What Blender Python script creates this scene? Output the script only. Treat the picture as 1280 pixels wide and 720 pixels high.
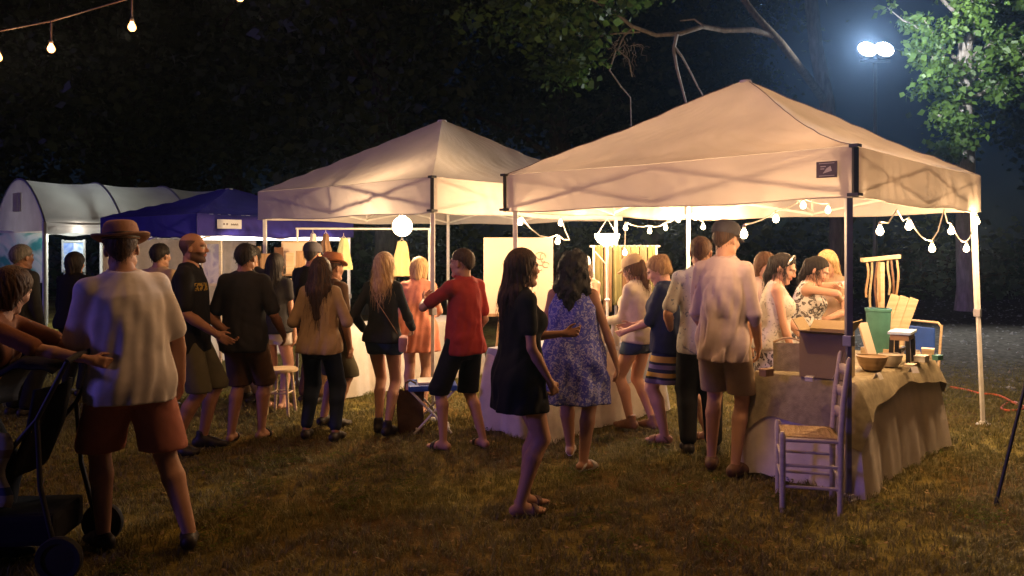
import bpy, bmesh, math, random
import numpy as np
from mathutils import Vector, Matrix

for o in list(bpy.data.objects): bpy.data.objects.remove(o, do_unlink=True)
scene = bpy.context.scene
COL = scene.collection
rnd = random.Random(11)

# ---------------------------------------------------------------- camera
FPX, YH, CH = 1000.0, 306.8, 1.63            # focal length and horizon of the 1280x720 photograph, eye height
cam_d = bpy.data.cameras.new('camera'); cam = bpy.data.objects.new('camera', cam_d); COL.objects.link(cam)
cam_d.sensor_width = 36.0; cam_d.lens = 36.0 * FPX / 1280.0
cam_d.shift_y = -(360.0 - YH) / 1280.0
cam_d.clip_start = .05; cam_d.clip_end = 400
cam.location = (0, 0, CH); cam.rotation_euler = (math.pi / 2, 0, 0)
scene.camera = cam

# ---------------------------------------------------------------- night sky, faint violet dusk light, exposure
world = bpy.data.worlds.new('World'); scene.world = world; world.use_nodes = True
wn = world.node_tree.nodes; wl = world.node_tree.links
bg = wn['Background']
sky = wn.new('ShaderNodeTexSky'); sky.sky_type = 'NISHITA'; sky.sun_disc = False
sky.sun_elevation = math.radians(14); sky.sun_rotation = math.radians(-118)
mixw = wn.new('ShaderNodeMixRGB'); mixw.blend_type = 'MULTIPLY'; mixw.inputs[0].default_value = 1
mixw.inputs[2].default_value = (.30, .46, 1.0, 1)
wl.new(sky.outputs[0], mixw.inputs[1]); wl.new(mixw.outputs[0], bg.inputs[0])
bg.inputs[1].default_value = .0026
sun_d = bpy.data.lights.new('dusk_sun', 'SUN'); sun = bpy.data.objects.new('dusk_sun', sun_d); COL.objects.link(sun)
sun_d.energy = .52; sun_d.angle = math.radians(6); sun_d.color = (.24, .17, 1.0)
# direction the light travels: from behind-left of the camera, low
sd_ = Vector((math.sin(math.radians(62)), math.cos(math.radians(62)), -math.tan(math.radians(14)))).normalized()
sun.rotation_euler = sd_.to_track_quat('-Z', 'Y').to_euler()

vs = scene.view_settings
scene.display_settings.display_device = 'sRGB'
vs.view_transform = 'Standard'; vs.look = 'None'; vs.exposure = 0.2; vs.gamma = 1.0; vs.use_curve_mapping = False
cy = scene.cycles
cy.use_denoising = True
try: cy.denoiser = 'OPENIMAGEDENOISE'; cy.denoising_input_passes = 'RGB_ALBEDO_NORMAL'
except Exception: pass
cy.max_bounces = 6; cy.diffuse_bounces = 3; cy.glossy_bounces = 2; cy.transmission_bounces = 4; cy.transparent_max_bounces = 8
cy.sample_clamp_indirect = 4.0; cy.caustics_reflective = False; cy.caustics_refractive = False
cy.use_light_tree = True

# ---------------------------------------------------------------- helpers
def link(o, parent=None):
    COL.objects.link(o)
    if parent is not None: o.parent = parent
    return o

def tag(o, label=None, cat=None, group=None, kind=None):
    if label: o['label'] = label
    if cat: o['category'] = cat
    if group: o['group'] = group
    if kind: o['kind'] = kind
    return o

def empty(name, loc=(0, 0, 0), rz=0, label=None, cat=None, group=None):
    o = bpy.data.objects.new(name, None); o.empty_display_size = .2
    o.location = loc; o.rotation_euler = (0, 0, rz); link(o)
    return tag(o, label, cat, group)

def ground(px, py):
    Y = FPX * CH / (py - YH); return Vector(((px - 640) / FPX * Y, Y, 0))

def at(px, py, Y):
    return Vector(((px - 640) / FPX * Y, Y, CH - (py - YH) / FPX * Y))

class MB:
    """collects simple shapes into one mesh"""
    def __init__(s): s.v = []; s.f = []
    def add(s, vs, fs):
        o = len(s.v); s.v += [tuple(v) for v in vs]; s.f += [tuple(i + o for i in f) for f in fs]; return s
    def box(s, c, d, rz=0, bev=0, R=None):
        hx, hy, hz = (q / 2 for q in d); b = min(bev, hx * .9, hy * .9, hz * .9)
        if R is None: R = Matrix.Rotation(rz, 3, 'Z')
        c = Vector(c)
        if b <= 0:
            vs = [c + R @ Vector((x * hx, y * hy, z * hz)) for z in (-1, 1) for y in (-1, 1) for x in (-1, 1)]
            return s.add(vs, [(0, 2, 3, 1), (4, 5, 7, 6), (0, 1, 5, 4), (2, 6, 7, 3), (0, 4, 6, 2), (1, 3, 7, 5)])
        bm = bmesh.new(); bmesh.ops.create_cube(bm, size=1)
        for v in bm.verts: v.co = Vector((v.co.x * 2 * hx, v.co.y * 2 * hy, v.co.z * 2 * hz))
        bmesh.ops.bevel(bm, geom=bm.edges[:], offset=b, segments=2, affect='EDGES', profile=.6)
        vs = [c + R @ v.co for v in bm.verts]; bm.verts.index_update()
        fs = [tuple(v.index for v in f.verts) for f in bm.faces]; bm.free()
        return s.add(vs, fs)
    def bar(s, a, b, w, h=None, up=(0, 0, 1), bev=0):
        a, b = Vector(a), Vector(b); h = h or w; d = (b - a); L = d.length; d.normalize()
        u = Vector(up); 
        if abs(u.dot(d)) > .98: u = Vector((1, 0, 0))
        x = d.cross(u).normalized(); z = x.cross(d)
        R = Matrix((x, d, z)).transposed()
        return s.box((a + b) / 2, (w, L, h), bev=bev, R=R)
    def tube(s, pts, r, n=8, caps=True):
        pts = [Vector(p) for p in pts]; m = len(pts)
        rr = r if isinstance(r, (list, tuple)) else [r] * m
        o = len(s.v); prev = None
        for i, p in enumerate(pts):
            d = (pts[min(i + 1, m - 1)] - pts[max(i - 1, 0)])
            d = d.normalized() if d.length > 1e-9 else Vector((0, 0, 1))
            if prev is None:
                x = d.orthogonal().normalized()
            else:
                x = (prev - d * prev.dot(d)); x = x.normalized() if x.length > 1e-6 else d.orthogonal().normalized()
            prev = x; y = d.cross(x)
            for k in range(n):
                t = 2 * math.pi * k / n; s.v.append(tuple(p + (x * math.cos(t) + y * math.sin(t)) * rr[i]))
        for i in range(m - 1):
            for k in range(n):
                a = o + i * n + k; b = o + i * n + (k + 1) % n; s.f.append((a, b, b + n, a + n))
        if caps:
            s.f.append(tuple(o + k for k in reversed(range(n)))); s.f.append(tuple(o + (m - 1) * n + k for k in range(n)))
        return s
    def lathe(s, prof, c=(0, 0, 0), n=20, R=None, caps=True):
        c = Vector(c); o = len(s.v); R = R or Matrix.Identity(3)
        for (r, z) in prof:
            for k in range(n):
                t = 2 * math.pi * k / n; s.v.append(tuple(c + R @ Vector((r * math.cos(t), r * math.sin(t), z))))
        for i in range(len(prof) - 1):
            for k in range(n):
                a = o + i * n + k; b = o + i * n + (k + 1) % n; s.f.append((a, b, b + n, a + n))
        if caps:
            if prof[0][0] > 1e-5: s.f.append(tuple(o + k for k in reversed(range(n))))
            if prof[-1][0] > 1e-5: s.f.append(tuple(o + (len(prof) - 1) * n + k for k in range(n)))
        return s
    def grid(s, fn, nu, nv, th=0):
        """sheet from fn(u,v) over 0..1; th gives it thickness along the vertex normals"""
        P = [[Vector(fn(i / nu, j / nv)) for j in range(nv + 1)] for i in range(nu + 1)]
        vs = [p for r in P for p in r]
        fs = [(i * (nv + 1) + j, (i + 1) * (nv + 1) + j, (i + 1) * (nv + 1) + j + 1, i * (nv + 1) + j + 1) for i in range(nu) for j in range(nv)]
        return s.add(vs, fs)
    def build(s, name, mat, parent=None, smooth=False, loc=None):
        me = bpy.data.meshes.new(name); me.from_pydata(s.v, [], s.f); me.update()
        if mat: me.materials.append(mat)
        if smooth:
            me.polygons.foreach_set('use_smooth', [True] * len(me.polygons))
            try: me.set_sharp_from_angle(angle=math.radians(50))
            except Exception: pass
        o = bpy.data.objects.new(name, me)
        if loc is not None: o.location = loc
        return link(o, parent)

def solid(o, th):
    m = o.modifiers.new('thickness', 'SOLIDIFY'); m.thickness = th; m.offset = 0; return o

# ---------------------------------------------------------------- materials
M = {}
def mat(name, color=(.5, .5, .5), rough=.7, metal=0, spec=.3, var=0.0, vscale=8, bump=0.0, bscale=60, color2=None, stretch=(1, 1, 1), trans=0.0, sheen=0, detail=4, emit=None, estr=0, coat=0):
    m = bpy.data.materials.new(name); m.use_nodes = True; M[name] = m
    nt = m.node_tree; N = nt.nodes; L = nt.links; N.clear()
    out = N.new('ShaderNodeOutputMaterial'); p = N.new('ShaderNodeBsdfPrincipled')
    p.inputs['Base Color'].default_value = (*color, 1); p.inputs['Roughness'].default_value = rough; p.inputs['Metallic'].default_value = metal
    p.inputs['Specular IOR Level'].default_value = spec
    if sheen: p.inputs['Sheen Weight'].default_value = sheen; p.inputs['Sheen Roughness'].default_value = .6
    if coat: p.inputs['Coat Weight'].default_value = coat
    tc = N.new('ShaderNodeTexCoord'); mp = N.new('ShaderNodeMapping'); mp.inputs['Scale'].default_value = stretch; L.new(tc.outputs['Object'], mp.inputs[0])
    m['_p'] = p.name
    if var > 0 or color2:
        nz = N.new('ShaderNodeTexNoise'); nz.inputs['Scale'].default_value = vscale; nz.inputs['Detail'].default_value = detail; L.new(mp.outputs[0], nz.inputs[0])
        rp = N.new('ShaderNodeValToRGB'); L.new(nz.outputs['Fac'], rp.inputs[0])
        rp.color_ramp.elements[0].position = .32; rp.color_ramp.elements[1].position = .68
        c2 = color2 or tuple(min(1, c * (1 + var)) for c in color); c1 = color if color2 else tuple(c * (1 - var) for c in color)
        rp.color_ramp.elements[0].color = (*c1, 1); rp.color_ramp.elements[1].color = (*c2, 1)
        L.new(rp.outputs[0], p.inputs['Base Color'])
    if bump > 0:
        n2 = N.new('ShaderNodeTexNoise'); n2.inputs['Scale'].default_value = bscale; n2.inputs['Detail'].default_value = 3; L.new(mp.outputs[0], n2.inputs[0])
        b = N.new('ShaderNodeBump'); b.inputs['Strength'].default_value = bump; b.inputs['Distance'].default_value = .02; L.new(n2.outputs['Fac'], b.inputs['Height']); L.new(b.outputs[0], p.inputs['Normal'])
    if emit: p.inputs['Emission Color'].default_value = (*emit, 1); p.inputs['Emission Strength'].default_value = estr
    sh = p.outputs[0]
    if trans > 0:
        t = N.new('ShaderNodeBsdfTranslucent'); t.inputs[0].default_value = (*color, 1)
        if var > 0 or color2: L.new(rp.outputs[0], t.inputs[0])
        mx = N.new('ShaderNodeMixShader'); mx.inputs[0].default_value = trans; L.new(p.outputs[0], mx.inputs[1]); L.new(t.outputs[0], mx.inputs[2]); sh = mx.outputs[0]
    L.new(sh, out.inputs[0])
    return m

def cloth(name, c, var=.09, **k):
    a = dict(rough=.85, spec=.12, var=var, vscale=14, bump=.12, bscale=420); a.update(k)
    return mat(name, c, **a)

# people
sk_ = mat('skin', (.5, .3, .2), .58, spec=.25, bump=.08, bscale=240)
N_ = sk_.node_tree; at_ = N_.nodes.new('ShaderNodeVertexColor'); at_.layer_name = 'Col'
nz_ = N_.nodes.new('ShaderNodeTexNoise'); nz_.inputs['Scale'].default_value = 22; mm_ = N_.nodes.new('ShaderNodeMixRGB'); mm_.blend_type = 'MULTIPLY'; mm_.inputs[0].default_value = .5
rr_ = N_.nodes.new('ShaderNodeValToRGB'); rr_.color_ramp.elements[0].color = (.78, .66, .62, 1); rr_.color_ramp.elements[1].color = (1.1, 1.04, 1.0, 1)
N_.links.new(nz_.outputs['Fac'], rr_.inputs[0]); N_.links.new(at_.outputs[0], mm_.inputs[1]); N_.links.new(rr_.outputs[0], mm_.inputs[2])
N_.links.new(mm_.outputs[0], N_.nodes[sk_['_p']].inputs['Base Color'])
def hairmat(name, c, c2):
    return mat(name, c, .62, spec=.18, color2=c2, vscale=1.0, stretch=(90, 90, 7), bump=.35, bscale=1.6, detail=2)
hairmat('hair_black', (.010, .008, .007), (.030, .021, .016))
hairmat('hair_brown', (.030, .016, .009), (.085, .044, .022))
hairmat('hair_chestnut', (.06, .028, .014), (.13, .066, .032))
hairmat('hair_blonde', (.34, .20, .09), (.62, .44, .22))
hairmat('hair_sandy', (.20, .11, .05), (.42, .26, .12))
hairmat('hair_grey', (.07, .065, .06), (.2, .19, .18))
mat('leather_dark', (.022, .016, .013), .55, spec=.4, var=.3, vscale=30, bump=.1, bscale=150)
mat('leather_brown', (.11, .05, .025), .55, spec=.4, var=.3, vscale=30, bump=.1, bscale=150)
mat('sandal_white', (.62, .58, .55), .6, var=.12, vscale=20)
mat('sandal_tan', (.26, .14, .08), .6, var=.2, vscale=20)

def pattern_mat(name, base, spots, scale=30, thr=.52, kind='noise', rough=.8):
    m = cloth(name, base); nt = m.node_tree; N = nt.nodes; L = nt.links; p = N[m['_p']]
    tc = N.new('ShaderNodeTexCoord')
    if kind == 'voronoi':
        n = N.new('ShaderNodeTexVoronoi'); n.inputs['Scale'].default_value = scale; fac = n.outputs['Distance']
    else:
        n = N.new('ShaderNodeTexNoise'); n.inputs['Scale'].default_value = scale; n.inputs['Detail'].default_value = 3; n.inputs['Distortion'].default_value = 1.2; fac = n.outputs['Fac']
    L.new(tc.outputs['Object'], n.inputs[0])
    r = N.new('ShaderNodeValToRGB'); r.color_ramp.interpolation = 'EASE'; L.new(fac, r.inputs[0])
    r.color_ramp.elements[0].position = thr - .03; r.color_ramp.elements[0].color = (*base, 1); r.color_ramp.elements[1].position = thr + .03; r.color_ramp.elements[1].color = (*spots[0], 1)
    if len(spots) > 1: e = r.color_ramp.elements.new(min(thr + .12, .98)); e.color = (*spots[1], 1)
    L.new(r.outputs[0], p.inputs['Base Color'])
    return m

def stripes_mat(name, bands):
    """horizontal bands by height: list of (z, colour)"""
    m = cloth(name, bands[0][1]); nt = m.node_tree; N = nt.nodes; L = nt.links; p = N[m['_p']]
    tc = N.new('ShaderNodeTexCoord'); sx = N.new('ShaderNodeSeparateXYZ'); L.new(tc.outputs['Object'], sx.inputs[0])
    mr = N.new('ShaderNodeMapRange'); mr.inputs[1].default_value = bands[0][0]; mr.inputs[2].default_value = bands[-1][0]; L.new(sx.outputs[2], mr.inputs[0])
    r = N.new('ShaderNodeValToRGB'); r.color_ramp.interpolation = 'CONSTANT'; L.new(mr.outputs[0], r.inputs[0])
    z0, z1 = bands[0][0], bands[-1][0]
    for i, (z, c) in enumerate(bands):
        t = (z - z0) / (z1 - z0)
        e = r.color_ramp.elements[0] if i == 0 else (r.color_ramp.elements[1] if i == 1 else r.color_ramp.elements.new(t))
        e.position = t; e.color = (*c, 1)
    L.new(r.outputs[0], p.inputs['Base Color']); return m

# ---------------------------------------------------------------- human figures
# every figure is a signed-distance sculpture turned into one continuous mesh
V3 = lambda *a: np.array(a, dtype=np.float64)

def nrm(v):
    return v / (np.linalg.norm(v) + 1e-12)

def surface_nets(F, lo, h):
    ins = F < 0
    c = np.zeros(tuple(s - 1 for s in F.shape), np.uint8)
    for a in (0, 1):
        for b in (0, 1):
            for d in (0, 1):
                c += ins[a:F.shape[0] - 1 + a, b:F.shape[1] - 1 + b, d:F.shape[2] - 1 + d]
    act = (c > 0) & (c < 8)
    idx = np.full(act.shape, -1, np.int32)
    I, J, K = np.nonzero(act)
    n = len(I)
    idx[I, J, K] = np.arange(n)
    acc = np.zeros((n, 3)); cnt = np.zeros(n)
    cor = [(a, b, d) for a in (0, 1) for b in (0, 1) for d in (0, 1)]
    for p in cor:
        for q in cor:
            if sum(abs(p[i] - q[i]) for i in range(3)) == 1 and p < q:
                fa = F[I + p[0], J + p[1], K + p[2]]; fb = F[I + q[0], J + q[1], K + q[2]]
                cr = (fa < 0) != (fb < 0)
                t = np.where(cr, fa / np.where(np.abs(fa - fb) < 1e-9, 1e-9, fa - fb), 0)
                for ax in range(3):
                    acc[:, ax] += np.where(cr, p[ax] + t * (q[ax] - p[ax]), 0)
                cnt += cr
    V = np.array(lo) + h * (np.stack([I, J, K], 1) + acc / np.maximum(cnt, 1)[:, None])
    Q = []
    for ax in range(3):
        o1, o2 = (ax + 1) % 3, (ax + 2) % 3
        A = np.moveaxis(ins, (ax, o1, o2), (0, 1, 2)); X = np.moveaxis(idx, (ax, o1, o2), (0, 1, 2))
        ch = A[:-1] != A[1:]
        i, j, k = np.nonzero(ch[:, 1:-1, 1:-1]); j = j + 1; k = k + 1
        q = np.stack([X[i, j - 1, k - 1], X[i, j, k - 1], X[i, j, k], X[i, j - 1, k]], 1)
        fl = ~A[i, j, k]
        q[fl] = q[fl][:, ::-1]
        Q.append(q)
    Q = np.concatenate(Q); Q = Q[(Q >= 0).all(1)]
    return V, Q

def relax(V, Q, it=1, f=.5):
    for _ in range(it):
        S = np.zeros_like(V); C = np.zeros(len(V))
        for a in range(4):
            for b in ((a + 1) % 4, (a + 3) % 4):
                np.add.at(S, Q[:, a], V[Q[:, b]]); np.add.at(C, Q[:, a], 1)
        V = V + f * (S / np.maximum(C, 1)[:, None] - V)
    return V

class Field:
    def __init__(s, lo, hi, h):
        s.h = h; s.lo = np.array(lo, float)
        n = np.ceil((np.array(hi, float) - s.lo) / h).astype(int) + 1
        s.ax = [s.lo[i] + h * np.arange(n[i]) for i in range(3)]
        s.F = np.full(tuple(n), .15, np.float32)
    def sub(s, lo, hi):
        r = []
        for i in range(3):
            a = int(np.searchsorted(s.ax[i], lo[i])); b = int(np.searchsorted(s.ax[i], hi[i]))
            r.append(slice(max(a - 1, 0), min(b + 1, len(s.ax[i]))))
        return tuple(r)
    def add(s, fn, lo, hi, k=.02, op='u'):
        m = k + 3 * s.h
        sl = s.sub(np.array(lo) - m, np.array(hi) + m)
        if any(q.stop <= q.start for q in sl): return
        x = s.ax[0][sl[0]][:, None, None]; y = s.ax[1][sl[1]][None, :, None]; z = s.ax[2][sl[2]][None, None, :]
        d = fn(x, y, z).astype(np.float32)
        F = s.F[sl]
        if op == 'u':
            hh = np.clip(.5 + .5 * (F - d) / k, 0, 1)
            s.F[sl] = F * (1 - hh) + d * hh - k * hh * (1 - hh)
        elif op == 's':
            d = -d
            hh = np.clip(.5 - .5 * (F - d) / k, 0, 1)
            s.F[sl] = F * (1 - hh) + d * hh + k * hh * (1 - hh)
    def cone(s, a, b, ra, rb, k=.02, op='u'):
        a = np.array(a, float); b = np.array(b, float); ab = b - a; L = ab @ ab + 1e-12; r = max(ra, rb)
        def fn(x, y, z):
            t = np.clip(((x - a[0]) * ab[0] + (y - a[1]) * ab[1] + (z - a[2]) * ab[2]) / L, 0, 1)
            return np.sqrt((x - a[0] - t * ab[0]) ** 2 + (y - a[1] - t * ab[1]) ** 2 + (z - a[2] - t * ab[2]) ** 2) - (ra + (rb - ra) * t)
        s.add(fn, np.minimum(a, b) - r, np.maximum(a, b) + r, k, op)
    def ell(s, c, r, R=None, k=.02, op='u'):
        c = np.array(c, float); r = np.array(r, float); M = np.eye(3) if R is None else R
        def fn(x, y, z):
            X, Y, Z = x - c[0], y - c[1], z - c[2]
            q = [(M[0, i] * X + M[1, i] * Y + M[2, i] * Z) for i in range(3)]
            k0 = np.sqrt(sum((q[i] / r[i]) ** 2 for i in range(3))); k1 = np.sqrt(sum((q[i] / r[i] ** 2) ** 2 for i in range(3)))
            return k0 * (k0 - 1) / np.maximum(k1, 1e-6)
        m = r.max()
        s.add(fn, c - m, c + m, k, op)
    def all(s, fn):
        s.F = fn(s.F, s.ax[0][:, None, None], s.ax[1][None, :, None], s.ax[2][None, None, :]).astype(np.float32)
    def mesh(s, rel=1):
        F = s.F
        F[0] = F[-1] = .1; F[:, 0] = F[:, -1] = .1; F[:, :, 0] = F[:, :, -1] = .1
        V, Q = surface_nets(F, s.lo, s.h)
        if rel and len(V): V = relax(V, Q, rel, .4)
        return V, Q

def mesh_np(name, V, Q, mat, parent=None, col=None, smooth=True):
    me = bpy.data.meshes.new(name)
    V = np.asarray(V, np.float32); Q = np.asarray(Q, np.int32)
    me.vertices.add(len(V)); me.vertices.foreach_set('co', V.ravel())
    w = Q.shape[1]
    me.loops.add(Q.size); me.loops.foreach_set('vertex_index', Q.ravel())
    me.polygons.add(len(Q)); me.polygons.foreach_set('loop_start', np.arange(0, Q.size, w, dtype=np.int32))
    me.polygons.foreach_set('loop_total', np.full(len(Q), w, np.int32))
    me.update(calc_edges=True)
    if smooth: me.polygons.foreach_set('use_smooth', np.ones(len(Q), bool))
    if col is not None:
        at = me.color_attributes.new('Col', 'FLOAT_COLOR', 'POINT')
        at.data.foreach_set('color', np.concatenate([col, np.ones((len(V), 1))], 1).astype(np.float32).ravel())
    if mat: me.materials.append(mat)
    return link(bpy.data.objects.new(name, me), parent)

def rotx(a): c, s = math.cos(a), math.sin(a); return np.array([[1, 0, 0], [0, c, -s], [0, s, c]])
def roty(a): c, s = math.cos(a), math.sin(a); return np.array([[c, 0, s], [0, 1, 0], [-s, 0, c]])
def rotz(a): c, s = math.cos(a), math.sin(a); return np.array([[c, -s, 0], [s, c, 0], [0, 0, 1]])

def ik(root, target, l1, l2, pole):
    d = target - root; L = np.linalg.norm(d); mx = (l1 + l2) * .998
    if L > mx: target = root + d / L * mx; L = mx; d = target - root
    a = (l1 * l1 - l2 * l2 + L * L) / (2 * L); hgt = math.sqrt(max(l1 * l1 - a * a, 0))
    u = d / L; p = pole - (pole @ u) * u
    return root + u * a + nrm(p) * hgt, target

MALE = dict(z=[.44, .475, .505, .54, .60, .66, .72, .77, .805, .826, .845, .88],
            a=[.060, .084, .092, .089, .082, .084, .092, .093, .076, .050, .034, .033],
            b=[.045, .060, .066, .064, .060, .062, .066, .060, .046, .040, .035, .034])
FEMALE = dict(z=[.44, .475, .505, .54, .60, .66, .72, .77, .805, .826, .845, .88],
              a=[.058, .087, .097, .091, .070, .072, .080, .080, .064, .043, .029, .028],
              b=[.045, .062, .069, .063, .053, .054, .062, .053, .041, .036, .030, .029])

def garment_profile(prof, loose=1.0):
    """cloth falls straight from chest to hips and on down instead of following the waist"""
    z = np.array(prof['z']); o = dict(z=list(z))
    for k in 'ab':
        v = np.array(prof[k], float); ih = list(z).index(.505); ic = list(z).index(.72)
        for i in range(len(v)):
            if z[i] < .505: v[i] = v[ih]
            elif z[i] < .72:
                t = (z[i] - .505) / .215; ln = v[ih] * (1 - t) + v[ic] * t
                v[i] = max(v[i], v[i] + (ln - v[i]) * loose)
        o[k] = list(v)
    o['straight'] = loose
    return o

def loft_fn(sk, prof, off, z0, z1, flare=(0, 0), n=2.3, fold=None):
    H = sk['H']; zs = np.array(prof['z']) * H
    A = np.array(prof['a']) * H * sk['girth']; B = np.array(prof['b']) * H * sk['girth']
    R = sk['R']; o = sk['pelvis']
    def fn(x, y, z):
        X, Y, Z = x - o[0], y - o[1], z - o[2]
        w = np.clip((Z + .02) / .16, 0, 1); w = w * w * (3 - 2 * w)
        q = [R[0, i] * X + R[1, i] * Y + R[2, i] * Z for i in range(3)]
        qx = X + (q[0] - X) * w; qy = Y + (q[1] - Y) * w; qz = o[2] + Z + (q[2] - Z) * w
        fl = np.clip((z1 - qz) / max(z1 - z0, .01), 0, 1)
        a = np.interp(qz, zs, A) + off + flare[0] * fl; b = np.interp(qz, zs, B) + off + flare[1] * fl
        yc = np.interp(qz, np.array([.44, .5, .58, .7, .8, .85]) * H, np.array([0, -.008, .006, 0, -.010, -.004]) * H * (1 - .8 * prof.get('straight', 0)) + np.array([-.008] * 6) * H * .8 * prof.get('straight', 0))
        k0 = (np.abs(qx / a) ** n + np.abs((qy - yc) / b) ** n) ** (1 / n)
        d = (k0 - 1) * np.minimum(a, b)
        if fold is not None: d = d + fold(qx, qy - yc, qz, fl)
        return np.maximum(np.maximum(d, qz - z1), z0 - qz)
    return fn

def skeleton(P):
    H = P['H']; fem = P.get('fem', False)
    sk = dict(H=H, fem=fem, girth=P.get('girth', 1.0), prof=FEMALE if fem else MALE)
    drop = P.get('drop', 0.0)
    pel = V3(P.get('hipx', 0) * H, P.get('hipy', 0) * H, (.525 - drop) * H); sk['pelvis'] = pel
    R = rotz(math.radians(P.get('twist', 0))) @ rotx(math.radians(-P.get('lean', 2))) @ roty(math.radians(P.get('side', 0)))
    sk['R'] = R
    hw = .050 * H
    sk['hip'] = {s: pel + V3(s * hw, 0, -.005 * H) for s in (-1, 1)}
    sole = {'barefoot': 0, 'flipflop': .016, 'sandal': .018, 'shoe': .022, 'sneaker': .026}[P.get('shoe', 'shoe')]
    sk['sole'] = sole
    sk['foot'] = {}; sk['knee'] = {}; sk['ankle'] = {}; sk['fdir'] = {}
    for s, key in ((-1, 'lf'), (1, 'rf')):
        fx, fy, yaw, lift = (list(P.get(key, (s * .055, 0, s * 8, 0))) + [0, 0])[:4]
        yaw = math.radians(-yaw)
        ank = V3(fx * H, fy * H, .045 * H + sole + lift * H)
        fd = V3(-math.sin(yaw), math.cos(yaw), 0)
        sk['knee'][s], sk['ankle'][s] = ik(sk['hip'][s], ank, .246 * H, .244 * H, V3(0, 1, 0) + fd * .5)
        sk['fdir'][s] = fd
        sk['foot'][s] = lift
    T = lambda v: pel + R @ (np.array(v, float) - V3(0, 0, .525 * H))
    sk['T'] = T
    sw = (.088 if fem else .100) * H * (.5 + .5 * sk['girth'])
    sk['sho'] = {s: T((s * sw, -.008 * H, (.797 + P.get('shrug', {}).get(s, 0)) * H)) for s in (-1, 1)}
    sk['elb'] = {}; sk['wri'] = {}; sk['fore'] = {}
    for s, key in ((-1, 'lh'), (1, 'rh')):
        tg = P.get(key)
        if tg is None: tg = (s * (.135 if not fem else .120), .035, .475 - drop)
        pole = P.get('pole', {}).get(s, (s * .35, -1, -.2))
        sk['elb'][s], sk['wri'][s] = ik(sk['sho'][s], np.array(tg, float) * H, .172 * H, .150 * H, np.array(pole, float))
        sk['fore'][s] = nrm(sk['wri'][s] - sk['elb'][s])
    hs = .55 + .45 * H / 1.72; sk['hs'] = hs
    Rh = R @ rotx(math.radians(P.get('lean', 2) * .6)) @ rotz(math.radians(-P.get('hyaw', 0))) @ rotx(math.radians(-P.get('hpitch', 0))) @ roty(math.radians(P.get('hroll', 0)))
    sk['Rh'] = Rh
    nb = T((0, -.006 * H, .838 * H)); sk['neck'] = nb
    sk['head'] = nb + Rh @ V3(0, .022, .06) * hs + V3(0, 0, .985 * H - .118 * hs - .06 * hs - .845 * H) * .6 + R @ V3(0, 0, .4 * (.985 * H - .178 * hs - .845 * H))
    return sk

def head_w(sk, v): return sk['head'] + sk['Rh'] @ (np.array(v, float) * sk['hs'])

def add_head(F, sk, P):
    hs = sk['hs']; Rh = sk['Rh']; fem = sk['fem']
    W = lambda *v: head_w(sk, v)
    F.ell(W(0, -.012, .030), V3(.075, .094, .088) * hs, Rh, .02)
    F.ell(W(0, .018, -.022), V3(.060, .076, .088) * hs, Rh, .02)
    jw = .040 if fem else .047
    for s in (-1, 1):
        F.cone(W(s * jw, 0, -.062), W(s * .012, .062, -.092), .024 * hs, .022 * hs, .02)
        F.cone(W(s * .036, .078, .027), W(s * .012, .088, .025), .011 * hs, .011 * hs, .015)
        F.ell(W(s * .040, .060, -.020), V3(.022, .020, .022) * hs, Rh, .02)
    F.cone(W(0, -.02, -.05), sk['neck'] + V3(0, 0, -.03), .050 * hs * (.86 if fem else 1.05), .054 * hs * (.86 if fem else 1.05), .025)
    F.ell(W(0, .078, -.093), V3(.020, .017, .016) * hs, Rh, .015)
    for s in (-1, 1):
        F.ell(W(s * .031, .103, .006), V3(.020, .022, .011) * hs, Rh, .010, 's')
    F.cone(W(0, .086, .020), W(0, .108, -.020), .008 * hs, .0115 * hs, .010)
    for s in (-1, 1):
        F.ell(W(s * .012, .097, -.024), V3(.008, .010, .007) * hs, Rh, .006)
        F.ell(W(s * .031, .075, .005), V3(.0145, .0135, .0125) * hs, Rh, .003)
        F.ell(W(s * .076, -.008, -.004), V3(.009, .019, .031) * hs, Rh @ rotz(s * .35), .006)
    F.ell(W(0, .090, -.047), V3(.024, .011, .0065) * hs, Rh, .004)
    F.ell(W(0, .087, -.059), V3(.020, .012, .0075) * hs, Rh, .004)

def add_hand(F, sk, s, curl=.5):
    k = sk['H'] / 1.72 * (.93 if sk['fem'] else 1.0)
    w = sk['wri'][s]; f = sk['fore'][s]
    ref = V3(-s * .15, 1, .8); l = nrm(ref - (ref @ f) * f); n = np.cross(f, l) * (-s)
    f = nrm(f + n * .10)
    at = lambda a, b, c: w + (f * a + l * b + n * c) * k
    for b in (-.024, -.008, .008, .022):
        F.cone(at(.005, b * .62, 0), at(.078, b, 0), .0135 * k, .0115 * k, .010)
    L = (.040, .044, .041, .031)
    for i, b in enumerate((.025, .0085, -.0085, -.025)):
        c1 = curl * (.75 + .12 * i)
        p = at(.080, b, 0); ang = c1
        for j in range(3):
            seg = L[i] * (1, .68, .52)[j]
            q = p + (f * math.cos(ang) + n * math.sin(ang) + l * b * 1.2) * seg * k
            F.cone(p, q, (.0092 - .0008 * j) * k, (.0084 - .0009 * j) * k, .003)
            p = q; ang += c1 * .8
    p = at(.020, .020, .004); q = at(.052, .046, .012); F.cone(p, q, .0125 * k, .0105 * k, .008)
    q2 = at(.084, .054, .022 + .01 * curl); F.cone(q, q2, .0100 * k, .0078 * k, .004)

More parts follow.
